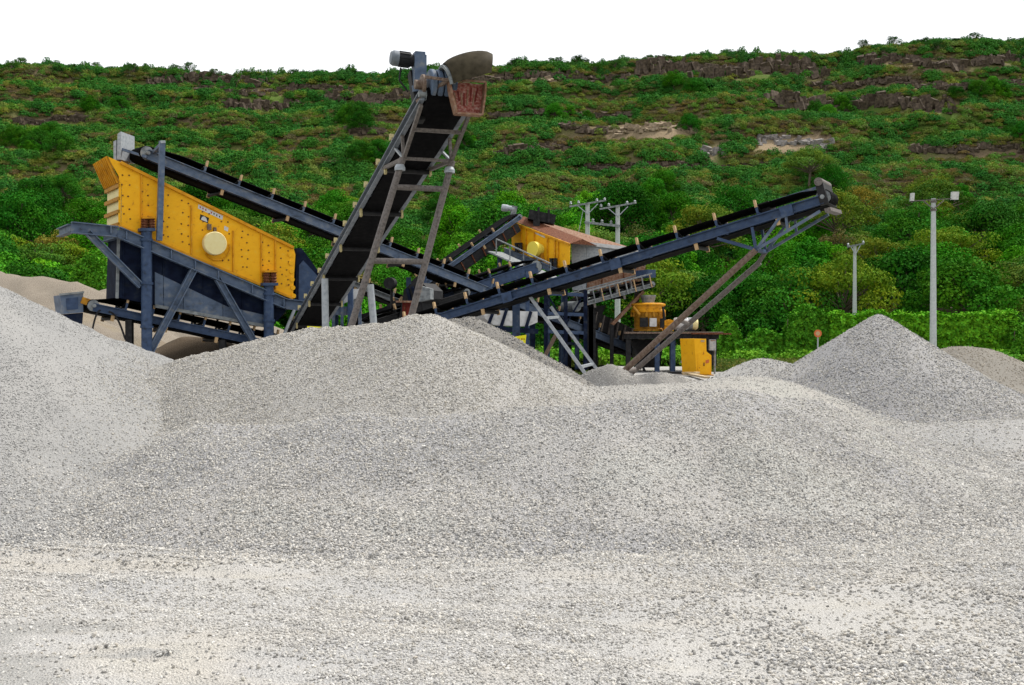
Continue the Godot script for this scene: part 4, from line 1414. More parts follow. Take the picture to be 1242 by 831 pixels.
	for u in [700, 772]:
		for off in [0.3, 1.4]:
			one_beam("leg", M.black, db, on(cp, u, 349, off), down(on(cp, u, 349, off)), 0.2, 0.2)
	# open truss conveyor that feeds the cone crusher
	var a := at(692, 372, 46.6)
	var b := at(786, 346, 48.2)
	var cv := conveyor("truss_conveyor", "short open truss conveyor with hoops that ends above the cone crusher", a, b, 0.9, {beam = 0.16, mat = M.grey, gap = 0.1, trough = 0.12, spacing = 0.75, idler_mat = M.pipe})
	var c: Node3D = cv.root
	for side in [-1.0, 1.0]:
		var off: Vector3 = cv.s * 0.5 * side
		one_beam("hand_rail", M.grey, c, a + off + cv.n * 0.5, b + off + cv.n * 0.5, 0.06, 0.06)
		for k in 10:
			var p: Vector3 = a.lerp(b, 0.03 + k * 0.104) + off
			one_beam("rail_post", M.grey if k % 2 == 0 else M.tan, c, p - cv.n * 0.08, p + cv.n * 0.5, 0.045, 0.045)
	one_beam("rail_end", M.blue, c, b - cv.s * 0.5 + cv.n * 0.5, b + cv.s * 0.5 + cv.n * 0.5, 0.4, 0.34)
	var st2 := start()
	tube(st2, a - cv.s * 0.55, a + cv.s * 0.55, 0.22, 0.22, 18)
	part(st2, "tail_drum", M.grey, c)
	one_beam("prop", M.rust_pale, c, b - cv.a * 0.3 - cv.n * 0.2, at(742, 394, 47.6), 0.14, 0.14)
	one_beam("prop", M.black, c, at(742, 394, 47.6), down(at(742, 394, 47.6)), 0.16, 0.16)
	for e in [[715, 368], [718, 366]]:
		one_beam("post", M.black, c, at(e[0], e[1], 47.2), down(at(e[0], e[1], 47.2)), 0.3, 0.3)
	# black hopper under its tail
	var hop := thing("feed_hopper", "black steel feed hopper below the open truss conveyor", "hopper", down(at(700, 400, 47.4), 0.0))
	st2 = start()
	prism(st2, [at(672, 376, 48.0), at(735, 370, 48.0), at(728, 388, 48.0), at(700, 404, 48.0), at(685, 398, 48.0)], Vector3(0, 0, -1.4))
	part(st2, "bin", M.black, hop)
	for e in [[690, 395], [722, 390]]:
		one_beam("leg", M.black, hop, at(e[0], e[1], 48.4), down(at(e[0], e[1], 48.4)), 0.22, 0.22)
	# white hopper with dark struts behind the small dark heap
	var wp := upright(582, 40.0, 652, 40.6)
	var wh := thing("white_bin", "white tapered steel bin with dark struts behind the yellow sign", "bin", down(on(wp, 615, 390, 0.6), 0.0))
	st2 = start()
	prism(st2, on_all(wp, [[587, 376], [652, 378], [652, 391], [640, 396], [598, 394], [588, 386]]), wp.back * 1.5)
	part(st2, "bin_wall", M.white, wh)
	for e in [[600, 374, 590, 400], [615, 374, 606, 402], [644, 378, 636, 404]]:
		one_beam("strut", M.navy, wh, on(wp, e[0], e[1], -0.07), on(wp, e[2], e[3], -0.07), 0.1, 0.1)
	for e in [[592, 388], [646, 392]]:
		one_beam("leg", M.navy, wh, on(wp, e[0], e[1], 0.7), down(on(wp, e[0], e[1], 0.7)), 0.2, 0.2)
	one_beam("base_rail", M.navy, wh, on(wp, 588, 398, 0.0), on(wp, 652, 402, 0.0), 0.18, 0.18)
	# primary crusher, mostly hidden by the broad heap: black housing, flywheel, red guard
	var jp := upright(440, 41.0, 535, 40.0)
	var j := thing("jaw_crusher", "black crusher housing behind the pipe legs of the tall conveyor", "crusher", down(on(jp, 505, 380, 0.6), 0.0))
	st2 = start()
	prism(st2, on_all(jp, [[483, 392], [490, 352], [497, 345], [512, 343], [521, 352], [521, 362], [512, 368], [514, 392]]), jp.back * 1.3)
	part(st2, "housing", M.black, j)
	st2 = start()
	prism(st2, on_all(jp, [[505, 346], [522, 350], [522, 363], [508, 366]], -0.35), jp.back * 0.3)
	part(st2, "motor_guard", M.grey, j)
	for e in [[494, 350, 498, 366], [500, 348, 507, 366]]:
		one_beam("guard_rib", M.navy, j, on(jp, e[0], e[1], -0.06), on(jp, e[2], e[3], -0.06), 0.1, 0.1)
	st2 = start()
	lathe(st2, on(jp, 476, 344, 0.2), -jp.back, [Vector2(0, 0), Vector2(0.2, 0), Vector2(0.22, 0.05), Vector2(0.22, 0.3), Vector2(0, 0.3)], 18)
	part(st2, "fan", M.black, j)
	one_tube("fan_post", M.black, j, on(jp, 475, 346, 0.2), down(on(jp, 475, 346, 0.2)), 0.05, 0.05, 8)
	var rg := thing("red_cabinet", "dark red steel cabinet half hidden by the broad gravel heap", "cabinet", down(at(495, 378, 37.0), 0.0))
	st2 = start()
	prism(st2, [at(488, 366.5, 37.0), at(499, 366.5, 36.8), Vector3(at(499, 366.5, 36.8).x, -0.05, -36.8), Vector3(at(488, 366.5, 37.0).x, -0.05, -37.0)], Vector3(0, 0, -0.4))
	part(st2, "body", M.red, rg)
	one_beam("lid", M.rust_pale, rg, at(487, 366, 37.1), at(500, 366, 36.7), 0.5, 0.06)
	one_beam("door_edge", M.rust, rg, at(491, 370, 36.93), at(491, 384, 36.93), 0.03, 0.03)
	# low feeder behind, left of the crusher
	var lf := conveyor("low_conveyor", "low dark conveyor behind the props of the tall conveyor", at(432, 396, 40.0), at(560, 356, 43.0), 0.9, {beam = 0.2, mat = M.black, gap = 0.1, trough = 0.12, spacing = 0.9})
	for f in [0.3, 0.7]:
		var p: Vector3 = lf.tail.lerp(lf.head, f)
		one_beam("post", M.black, lf.root, p + lf.s * 0.4, down(p + lf.s * 0.4), 0.14, 0.14)
		one_beam("post", M.black, lf.root, p - lf.s * 0.4, down(p - lf.s * 0.4), 0.14, 0.14)
	var rr := conveyor("rear_conveyor", "rear conveyor sloping down to the right behind the tall conveyor", at(512, 380, 46.0), at(400, 336, 43.0), 0.85, {beam = 0.2, mat = M.grey, gap = 0.1, trough = 0.12, spacing = 1.3})
	for f in [0.35, 0.75]:
		var p: Vector3 = rr.tail.lerp(rr.head, f)
		one_beam("post", M.grey, rr.root, p, down(p), 0.16, 0.16)
	# a pale heap of product between the machines is held in an open grey bunker
	var bp := upright(405, 39.0, 445, 39.4)
	var bu := thing("steel_bunker", "pale grey steel bunker with railing between the tall conveyor's props", "bunker", down(on(bp, 425, 380, 0.5), 0.0))
	st2 = start()
	prism(st2, on_all(bp, [[404, 372], [437, 372], [437, 382], [404, 382]]), bp.back * 1.4)
	part(st2, "wall_panel", M.blue_grey, bu)
	st2 = start()
	prism(st2, on_all(bp, [[408, 372], [416, 352], [437, 350], [440, 358], [437, 360]], 0.2), bp.back * 1.0)
	part(st2, "sloped_lid", M.white, bu)
	for u in [404.5, 415, 426, 436.5]:
		one_beam("post", M.blue_grey, bu, on(bp, u, 360, -0.06), down(on(bp, u, 360, -0.06)), 0.1, 0.1)

func steel_frame(label: String, pl: Dictionary, us: Array, v_top: float, levels: Array, depth: float) -> void:
	var t := thing("trestle", label, "trestle", down(on(pl, us[0], v_top, depth * 0.5), 0.0), "dark steel trestles between the machines")
	for off in [0.0, depth]:
		for u in us:
			var p := on(pl, u, v_top, off)
			one_beam("column", M.navy, t, p, down(p), 0.16, 0.16)
		for v in levels:
			one_beam("rail", M.blue, t, on(pl, us[0] - 2, v, off - 0.02), on(pl, us[-1] + 2, v + 2, off - 0.02), 0.1, 0.14)
		for k in us.size() - 1:
			var flip: bool = k % 2 == 1
			one_beam("brace", M.navy, t, on(pl, us[k + 1] if flip else us[k], v_top + 2, off + 0.1), on(pl, us[k] if flip else us[k + 1], v_top + 42, off + 0.1), 0.07, 0.07)
	for u in us:
		one_beam("tie", M.black, t, on(pl, u, v_top + 1, 0.0), on(pl, u, v_top + 1, 0.0) + pl.back * depth, 0.1, 0.12)

func make_crusher_station() -> void:
	steel_frame("dark steel trestle under the crossing conveyors in the middle of the plant", upright(536, 43.6, 612, 43.8), [536, 556, 584, 610], 352, [356, 372, 386], 1.4)
	steel_frame("dark steel trestle behind the ladder frame", upright(660, 45.6, 712, 45.8), [662, 686, 710], 352, [356, 380, 402], 1.2)
	var t := thing("cone_crusher", "yellow cone crusher standing on a dark steel platform", "crusher", at(786, 402, 48.0))
	var c := at(786, 401.5, 48.0)
	var st := start()
	lathe(st, c, Vector3.UP, [Vector2(0, 0), Vector2(0.66, 0), Vector2(0.66, 0.08), Vector2(0.6, 0.1), Vector2(0.62, 0.55), Vector2(0.68, 0.72), Vector2(0.68, 0.8), Vector2(0, 0.8)], 28)
	part(st, "lower_frame", M.ochre, t)
	st = start()
	lathe(st, c + Vector3.UP * 0.8, Vector3.UP, [Vector2(0, 0), Vector2(0.74, 0), Vector2(0.76, 0.03), Vector2(0.76, 0.1), Vector2(0.7, 0.14), Vector2(0.7, 0.3), Vector2(0.76, 0.31), Vector2(0.76, 0.38), Vector2(0.6, 0.42), Vector2(0, 0.42)], 28)
	part(st, "adjustment_ring", M.yellow_b, t)
	st = start()
	lathe(st, c + Vector3.UP * 1.22, Vector3.UP, [Vector2(0.26, 0), Vector2(0.34, 0.3), Vector2(0.34, 0.34), Vector2(0.3, 0.34), Vector2(0.22, 0.02)], 20)
	part(st, "feed_funnel", M.grey, t)
	for k in 14:
		var g := TAU * k / 14.0
		var p := c + Vector3(cos(g) * 0.71, 0.62, sin(g) * 0.71)
		st = start()
		lathe(st, p, Vector3.UP, [Vector2(0, 0), Vector2(0.06, 0), Vector2(0.06, 0.2), Vector2(0.03, 0.22), Vector2(0.03, 0.34), Vector2(0, 0.34)], 8)
		part(st, "tramp_rod", M.ochre, t)
	for e in [[781, 391, 0.34, 0.4, M.black], [792, 391, 0.3, 0.36, M.white], [803, 392, 0.16, 0.4, M.black]]:
		var p := at(e[0], e[1], 47.28)
		one_beam("side_box", e[4], t, p - Vector3(e[2] * 0.5, 0, 0), p + Vector3(e[2] * 0.5, 0, 0), 0.16, e[3])
	one_tube("oil_pipe", M.ochre, t, at(768, 372, 47.3), at(776, 382, 47.2), 0.06, 0.06, 8)
	one_tube("oil_pipe", M.black, t, at(804, 372, 47.3), at(807, 396, 47.3), 0.05, 0.05, 8)
	var mt := thing("drive_motor", "white motor with a yellow end cap beside the cone crusher", "motor", at(833, 402, 47.6))
	var m0 := at(817, 393, 47.6)
	st = start()
	lathe(st, m0, Vector3.RIGHT, [Vector2(0, 0), Vector2(0.22, 0), Vector2(0.27, 0.06), Vector2(0.27, 0.62), Vector2(0, 0.62)], 20)
	for k in 8: beam(st, m0 + Vector3(0.08 + k * 0.066, -0.285, 0), m0 + Vector3(0.08 + k * 0.066, 0.285, 0), 0.02, 0.3, Vector3.BACK)
	part(st, "body", M.white, mt)
	st = start()
	lathe(st, m0 + Vector3(0.63, 0, 0), Vector3.RIGHT, [Vector2(0, 0), Vector2(0.28, 0), Vector2(0.28, 0.16), Vector2(0.0, 0.16)], 20)
	part(st, "band", M.grey, mt)
	st = start()
	lathe(st, m0 + Vector3(0.8, 0, 0), Vector3.RIGHT, [Vector2(0, 0), Vector2(0.27, 0), Vector2(0.27, 0.14), Vector2(0.2, 0.24), Vector2(0, 0.25)], 20)
	part(st, "end_cap", M.cream, mt)
	one_beam("foot", M.black, mt, m0 + Vector3(0.05, -0.29, 0), m0 + Vector3(0.9, -0.29, 0), 0.4, 0.06)
	var gd := thing("belt_guard", "yellow belt guard box between the cone crusher and motor", "guard", at(811, 402, 47.6))
	st = start()
	prism(st, [at(806, 401.6, 47.2), at(817, 401.6, 47.2), at(817, 389, 47.2), at(813, 387.5, 47.2), at(806, 389, 47.2)], Vector3(0, 0, -0.5))
	part(st, "cover", M.yellow_b, gd)
	one_beam("seam", M.ochre, gd, at(806, 395, 47.18), at(817, 395, 47.18), 0.03, 0.03)
	# platform
	var p := thing("crusher_platform", "dark steel platform on legs under the yellow cone crusher", "platform", down(at(815, 420, 48.0), 0.0))
	var y0 := at(0, 402, 47.5).y
	for k in 7:
		var d := 46.4 + k * 0.5
		var a := at(757, 404, d)
		var b := at(876, 404, d)
		one_beam("deck_plank", M.brown_pipe, p, Vector3(a.x, y0 - 0.06, -d), Vector3(b.x, y0 - 0.06, -d), 0.49, 0.07)
	one_beam("deck_plank", M.rust, p, at(838, 404.5, 46.2), at(886, 405, 46.2), 0.4, 0.06)
	for d in [46.3, 49.4]:
		st = start()
		joist(st, at(757, 408, d), at(872, 408, d), 0.16, 0.22)
		part(st, "edge_beam", M.black, p)
	for e in [[762, 46.4], [797, 46.4], [816, 46.6], [866, 47.2], [772, 49.2], [815, 49.2], [860, 49.2]]:
		var q := at(e[0], 409, e[1])
		one_beam("leg", M.blue if e[0] == 816 or e[0] == 797 else M.black, p, q, down(q), 0.2, 0.2)
	for e in [[764, 411, 783, 452], [826, 414, 836, 436], [848, 414, 826, 440], [797, 411, 776, 448]]:
		one_beam("brace", M.black if e[0] < 820 else M.galv, p, at(e[0], e[1], 47.0), at(e[2], e[3], 47.0), 0.1, 0.1)
	st = start()
	prism(st, [at(768, 412, 47.6), at(806, 412, 47.6), at(800, 446, 47.6), at(774, 446, 47.6)], Vector3(0, 0, -1.3))
	part(st, "underpan", M.black, p)
	one_beam("base_rail", M.black, p, at(805, 452.5, 44.6), at(834, 452.5, 44.6), 0.4, 0.1)
	# yellow switch cabinet
	var cab := thing("switch_cabinet", "yellow steel control cabinet with a stepped front on the ground", "cabinet", down(at(848, 455, 43.4), 0.0))
	var d0 := 43.4
	st = start()
	var fr := [at(845, 455.5, d0), at(863, 455.5, d0), at(863, 431, d0), at(857, 426.5, d0), at(856.5, 411, d0), at(842, 411, d0)]
	prism(st, fr, Vector3(-0.42, 0, -0.9))
	part(st, "body", M.yellow, cab)
	st = start()
	prism(st, [at(846.5, 454, d0 - 0.012), at(861.5, 454, d0 - 0.012), at(861.5, 432.5, d0 - 0.012), at(847, 429, d0 - 0.012)], Vector3(0, 0, 0.012))
	var dr := part(st, "door", M.yellow, cab)
	st = start()
	prism(st, [at(856, 441, d0 - 0.03), at(860, 440, d0 - 0.03), at(860, 436, d0 - 0.03), at(856, 437, d0 - 0.03)], Vector3(0, 0, 0.006))
	part(st, "warning_label", M.orange, dr)
	one_beam("handle", M.rust, dr, at(854, 440, d0 - 0.04), at(854, 444, d0 - 0.04), 0.04, 0.04)
	st = start()
	prism(st, [at(850, 412.5, d0 - 0.01), at(854.5, 412.5, d0 - 0.01), at(854.5, 415, d0 - 0.01), at(850, 415, d0 - 0.01)], Vector3(0, 0, 0.012))
	part(st, "vent", M.tan, cab)
	one_beam("plinth", M.ochre, cab, at(843, 456, d0 - 0.05), at(865, 456, d0 - 0.05), 0.3, 0.1)
	var mb := thing("meter_box", "small pale meter box on a post beside the yellow cabinet", "box", down(at(865, 420, 44.6), 0.0))
	st = start()
	prism(st, [at(861, 412, 44.6), at(868.5, 412, 44.6), at(868.5, 425, 44.6), at(861, 425, 44.6)], Vector3(0, 0, -0.25))
	part(st, "box", M.galv, mb)
	one_tube("post", M.grey, mb, at(867, 423, 44.8), down(at(867, 423, 44.8)), 0.04, 0.04, 8)
	one_beam("door_edge", M.rust_pale, mb, at(862, 413, 44.58), at(868, 413, 44.58), 0.03, 0.03)
	# planks on the ground
	for e in [[834, 456.5, 42.6, 858, 464, 38.6, "long pale plank lying in front of the yellow cabinet"], [831, 457, 42.0, 846, 455.5, 43.0, "short pale plank lying at the yellow cabinet's left corner"]]:
		var a := Vector3(at(e[0], 0, e[2]).x, 0.09, -e[2])
		var b := Vector3(at(e[3], 0, e[5]).x, 0.12, -e[5])
		var w := thing("wood_plank", e[6], "plank", (a + b) * 0.5 * Vector3(1, 0, 1), "planks by the cabinet")
		one_beam("board", M.wood, w, a, b, 0.2, 0.07)
		one_beam("batten", M.wood, w, a.lerp(b, 0.15) + Vector3(-0.2, 0.06, 0), a.lerp(b, 0.15) + Vector3(0.2, 0.06, 0), 0.08, 0.05)

func make_poles_and_signs() -> void:
	# floodlight pole
	var d := 57.0
	var foot := Vector3(at(1132, 0, d).x, -0.2, -d)
	var top := at(1131.5, 241, d)
	var t := thing("lamp_pole", "tall pale concrete pole with two floodlights on a crossarm", "lamp pole", down(foot, 0.0))
	var st := start()
	tube(st, foot, top, 0.18, 0.115, 14)
	part(st, "pole", M.concrete, t)
	one_beam("crossarm", M.pipe, t, at(1107, 244, d - 0.2), at(1157, 241, d - 0.2), 0.035, 0.045)
	for u in [1119, 1144]:
		one_beam("arm_brace", M.pipe, t, at(u, 243.5, d - 0.2), at(1131.5, 254, d - 0.15), 0.05, 0.05)
	for v in [245, 255]:
		st = start()
		tube(st, at(1131.6, v, d) - Vector3.UP * 0.05, at(1131.6, v, d) + Vector3.UP * 0.05, 0.165, 0.165, 14)
		part(st, "band", M.pipe, t)
	for e in [[1105.5, 239, 0.16], [1157, 237.5, 0.34]]:
		var p := at(e[0], e[1], d - 0.2)
		st = start()
		prism(st, [p + Vector3(-e[2] * 0.5, -0.22, 0.1), p + Vector3(e[2] * 0.5, -0.22, 0.1), p + Vector3(e[2] * 0.5, 0.18, 0.18), p + Vector3(-e[2] * 0.5, 0.18, 0.18)], Vector3(0, 0.0, -0.22))
		var fl := part(st, "floodlight", M.white, t)
		st = start()
		prism(st, [p + Vector3(-e[2] * 0.42, -0.225, 0.08), p + Vector3(e[2] * 0.42, -0.225, 0.08), p + Vector3(e[2] * 0.42, -0.225, -0.1), p + Vector3(-e[2] * 0.42, -0.225, -0.1)], Vector3(0, -0.012, 0))
		part(st, "lens", M.navy, fl)
		one_beam("bracket", M.pipe, fl, p + Vector3(0, -0.3, 0), p + Vector3(0, 0.0, 0), 0.05, 0.06)
	# power poles
	for e in [[1036.5, 297, 72.0, 0.115, "slender pale power pole rising behind the gravel cone", 1.1, 0.0], [712.5, 247, 66.0, 0.14, "left pale power pole of the pair behind the rear yellow screen", 2.2, 0.5], [749, 250, 66.0, 0.14, "right pale power pole of the pair behind the rear yellow screen", 2.2, 0.5]]:
		var dd: float = e[2]
		var ft := Vector3(at(e[0], 0, dd).x, -0.2, -dd)
		var tp := at(e[0], e[1], dd)
		var po := thing("power_pole", e[4], "power pole", down(ft, 0.0), "concrete power poles")
		one_tube("pole", M.concrete, po, ft, tp, e[3] + 0.05, e[3] - 0.02, 12)
		var half: float = e[5] * 0.5
		for k in 1:
			var y := tp - Vector3.UP * (0.15 + k * 0.5)
			one_beam("crossarm", M.grey, po, y + Vector3(-half, -0.12 * e[6], 0.18), y + Vector3(half, 0.22 + 0.2 * e[6], 0.18), 0.08, 0.1)
			for x in ([-0.92, -0.5, 0.5, 0.92] if dd < 70 else [-0.9, 0.9]):
				var q := y + Vector3(half * x, 0.05 + (0.17 + 0.16 * e[6]) * (x + 1) * 0.5, 0.18)
				st = start()
				lathe(st, q, Vector3.UP, [Vector2(0, 0), Vector2(0.05, 0), Vector2(0.09, 0.05), Vector2(0.05, 0.09), Vector2(0.08, 0.13), Vector2(0, 0.2)], 8)
				part(st, "insulator", M.galv, po)
			one_beam("arm_brace", M.galv, po, y + Vector3(-half * 0.55, 0.0, 0.18), y + Vector3(0, -0.5, 0.16), 0.05, 0.05)
			one_beam("arm_brace", M.galv, po, y + Vector3(half * 0.55, 0.1, 0.18), y + Vector3(0, -0.5, 0.16), 0.05, 0.05)
		if e[0] == 712.5:
			one_tube("guy_wire", M.galv, po, at(707, 256, dd), at(698, 300, dd), 0.02, 0.02, 6)
	var br := thing("switch_gear", "grey switch gear beam spanning the pair of power poles", "switch gear", at(730, 273, 65.8))
	one_beam("beam", M.grey, br, at(709, 270, 65.75), at(752, 274.5, 65.75), 0.12, 0.14)
	for u in [719, 730, 741]:
		st = start()
		var q := at(u, 271 + (u - 709) * 0.1, 65.75)
		lathe(st, q, Vector3.UP, [Vector2(0, 0), Vector2(0.09, 0), Vector2(0.06, 0.08), Vector2(0.1, 0.14), Vector2(0.06, 0.2), Vector2(0.1, 0.26), Vector2(0, 0.34)], 10)
		part(st, "insulator", M.grey, br)
	# road sign
	var rs := thing("round_sign", "small round orange rimmed sign on a thin post beside gravel cone", "sign", down(at(992, 440, 46.0), 0.0))
	one_tube("post", M.galv, rs, at(992, 407, 46.0), down(at(992, 407, 46.0)), 0.03, 0.03, 8)
	st = start()
	lathe(st, at(992, 404.5, 45.93), Vector3.BACK, [Vector2(0, 0), Vector2(0.16, 0), Vector2(0.16, 0.02), Vector2(0, 0.02)], 24)
	part(st, "disc", M.orange, rs)
	st = start()
	lathe(st, at(992, 404.5, 45.908), Vector3.BACK, [Vector2(0, 0), Vector2(0.09, 0), Vector2(0.09, 0.006), Vector2(0, 0.006)], 20)
	part(st, "face", M.tan, rs)
	# yellow warning boards
	for e in [[[[624, 408.5], [638.5, 406], [637, 419.5], [631, 420], [624.5, 415]], 33.4, "bright yellow warning board standing beside the white bin", 630.5], [[[372.5, 395.5], [391, 396.5], [391, 405], [372, 405]], 27.0, "bright yellow warning board at the foot of the tall conveyor", 381.0]]:
		var dd: float = e[1]
		var sg := thing("warning_board", e[2], "sign", down(at(e[3], 430, dd), 0.0), "yellow warning boards")
		var pts := []
		for q in e[0]: pts.append(at(q[0], q[1], dd))
		st = start()
		prism(st, pts, Vector3(0, 0, -0.015))
		var bd := part(st, "board", M.sign, sg)
		for k in 4:
			var x: float = e[3] - 4.5 + k * 3.0
			var y := 411.5 if e[1] > 30 else 399.5
			one_beam("printed_mark", M.ochre if e[1] > 30 else M.ink, bd, at(x, y, dd - 0.004), at(x + (1.9 if k % 2 == 0 else 1.3), y - 0.2, dd - 0.004), 0.004, 0.05)
		if e[1] > 30: one_beam("printed_mark", M.ochre, bd, at(e[3] - 2, 415.5, dd - 0.004), at(e[3] + 2, 415.3, dd - 0.004), 0.004, 0.045)
		one_tube("post", M.grey, sg, at(e[3], e[0][0][1] + 2, dd + 0.04), down(at(e[3], 430, dd + 0.04)), 0.025, 0.025, 8)


# ---------------------------------------------------------------- rock and vegetation

func hill_from_screen(u: float, v: float) -> Vector3:
	# where the line of sight through a picture point first meets the hillside
	var d := HILL0
	while d < 215.0:
		var p := at(u, v, d)
		if hill_h(p.x, d) > p.y: return Vector3(p.x, hill_h(p.x, d), -d)
		d += 0.5
	return at(u, v, 205.0)

const LEDGES := [
	[930, 1160, 131, 10, 0, "long dark rock ledge high on the right of the hillside"],
	[770, 1000, 90, 11, 0, "dark rock band just below the ridge right of centre"],
	[680, 735, 159, 6, 0, "dark overhanging rock left of the bare tan slip"],
	[735, 845, 160, 8, 1, "pale tan bare rock slip in the middle of the hillside"],
	[915, 1005, 176, 9, 2, "grey and buff rock face above the long conveyor's head"],
	[270, 365, 130, 6, 0, "dark rock ledge halfway up the hill above the big screen"],
	[395, 500, 122, 7, 0, "broken dark ledge left of the tall conveyor's motor"],
	[180, 330, 101, 6, 0, "reddish dark rocks below the ridge at the left"],
	[640, 680, 103, 5, 1, "small tan bare rock below the ridge right of the hood"],
	[1040, 1240, 80, 7, 0, "brown rock band below the ridge at the far right"],
	[1100, 1240, 185, 5, 0, "low dark rocks on the slope above the lamp pole"],
	[20, 110, 150, 5, 0, "dark rocks on the upper slope at the far left"],
	[420, 470, 160, 5, 0, "scattered dark rocks left of the tall conveyor's belt"],
	[600, 700, 185, 5, 0, "dark stones on the dry slope right of the tall conveyor"],
	[560, 765, 98, 5, 0, "long thin dark ledge below the ridge right of the hood"],
	[590, 770, 142, 4, 0, "thin dark ledge above the bare tan slip"],
	[980, 1240, 106, 5, 0, "long thin ledge high on the right above the dark ledge"],
	[235, 430, 113, 4, 0, "long thin ledge above the crossing conveyor's head"],
	[700, 930, 205, 4, 0, "low brown ledge above the rear screen's power poles"],
	[850, 880, 185, 10, 2, "narrow buff gully of bare rock left of the grey face"],
]

func make_outcrops() -> void:
	for s in LEDGES:
		var mid := hill_from_screen((s[0] + s[1]) * 0.5, s[2])
		var t := thing("rock_outcrop", s[5], "rock", mid, "rock ledges on the hillside")
		var m: Material = [M.rock, M.rock_pale, M.rock_grey][s[4]]
		var st := start()
		st.set_smooth_group(-1)
		var n := int((s[1] - s[0]) / 2.2)
		for k in n:
			var u := lerpf(s[0], s[1], (k + rng.randf()) / n)
			var v: float = s[2] + rng.randf_range(-0.5, 0.5) * s[3] + 3.0 * sin(u * 0.045)
			var p := hill_from_screen(u, v)
			var px := absf(p.z) / F
			var sz := Vector3(rng.randf_range(3.0, 15.0) * px, rng.randf_range(0.5, 1.9) * s[3] * px * (1.0 if s[4] == 0 else 0.5), rng.randf_range(3.0, 6.0) * px)
			var b := Basis.from_euler(Vector3(rng.randf_range(-0.5, 0.5), rng.randf() * 1.6 - 0.8, rng.randf_range(-0.3, 0.3)))
			var c := []
			for i in 8:
				var q := Vector3((i & 1) * 2 - 1, ((i >> 1) & 1) * 2 - 1, ((i >> 2) & 1) * 2 - 1) * 0.5
				q *= Vector3(rng.randf_range(0.65, 1.1), rng.randf_range(0.7, 1.1), rng.randf_range(0.65, 1.1))
				c.append(p + b * (q * sz) + Vector3(0, sz.y * 0.22, 0))
			for f in [[0, 1, 3, 2], [5, 4, 6, 7], [4, 0, 2, 6], [1, 5, 7, 3], [2, 3, 7, 6], [4, 5, 1, 0]]:
				quad(st, c[f[0]], c[f[3]], c[f[2]], c[f[1]])
		part(st, "ledge", m, t).set_meta("kind", "stuff")

class Leaves:
	var V := PackedVector3Array()
	var N := PackedVector3Array()
	var C := PackedColorArray()

	func add(p: Vector3, n: Vector3, s: float, col: Color, r: RandomNumberGenerator, narrow := 0.36) -> void:
		var t := n.cross(Vector3(r.randf_range(-1, 1), r.randf_range(-1, 1), r.randf_range(-1, 1)))
		if t.length() < 0.05: t = n.cross(Vector3(0.3, 0.5, 0.8))
		t = t.normalized()
		var b := n.cross(t)
		var a := p - t * s * 0.5
		var c := p + t * s * 0.5 - n * s * 0.14
		var l := p + b * s * narrow + n * s * 0.1
		var q := p - b * s * narrow + n * s * 0.1
		V.append(a); V.append(l); V.append(c); V.append(a); V.append(c); V.append(q)
		var n0 := (l - a).cross(c - a).normalized()
		var n1 := (c - a).cross(q - a).normalized()
		if n0.dot(n) < 0: n0 = -n0
		if n1.dot(n) < 0: n1 = -n1
		N.append(n0); N.append(n0); N.append(n0); N.append(n1); N.append(n1); N.append(n1)
		for k in 6: C.append(col)

func leaf_color(base: Color, spread := 0.3) -> Color:
	var l := 1.0 + rng.randf_range(-spread, spread)
	var h := rng.randf_range(-0.18, 0.18)
	return Color(base.r * l * (1.0 + h), base.g * l, base.b * l * (1.0 - h))

func lobe(L: Leaves, c: Vector3, r: Vector3, n: int, size: float, base: Color) -> void:
	var lean := leaf_color(base, 0.16)
	for i in n:
		var dir := Vector3(rng.randfn(), rng.randfn() + 0.25, rng.randfn()).normalized()
		var p := c + dir * r * (0.5 + 0.66 * sqrt(rng.randf()))
		var nn := (dir + Vector3(rng.randf_range(-1, 1), rng.randf_range(-0.5, 1), rng.randf_range(-1, 1)) * 0.75).normalized()
		L.add(p, nn, size * rng.randf_range(0.6, 1.35), leaf_color(lean, 0.13), rng)

# kinds: shape of the crown for a tree of unit size one metre high times its scale
const KINDS := [
	{name = "broad_tree", look = "dark green broad tree", h = 7.0, w = 3.3, lobes = 30, flat = 0.78, leaves = 420, size = 0.21, c = Color(0.042, 0.165, 0.014)},
	{name = "round_tree", look = "mid green round tree", h = 6.0, w = 2.6, lobes = 24, flat = 0.95, leaves = 420, size = 0.20, c = Color(0.068, 0.235, 0.015)},
	{name = "olive_tree", look = "olive flat topped tree", h = 6.5, w = 3.4, lobes = 24, flat = 0.40, leaves = 330, size = 0.19, c = Color(0.125, 0.205, 0.030)},
	{name = "bright_tree", look = "bright green bushy tree", h = 4.6, w = 2.3, lobes = 21, flat = 0.9, leaves = 380, size = 0.19, c = Color(0.125, 0.36, 0.018)},
	{name = "dry_tree", look = "brownish half bare tree", h = 5.6, w = 2.5, lobes = 20, flat = 0.75, leaves = 170, size = 0.19, c = Color(0.21, 0.18, 0.06)},
	{name = "ridge_tree", look = "thin dark tree", h = 5.0, w = 2.1, lobes = 15, flat = 0.65, leaves = 120, size = 0.2, c = Color(0.045, 0.115, 0.022)},
]
var protos := []

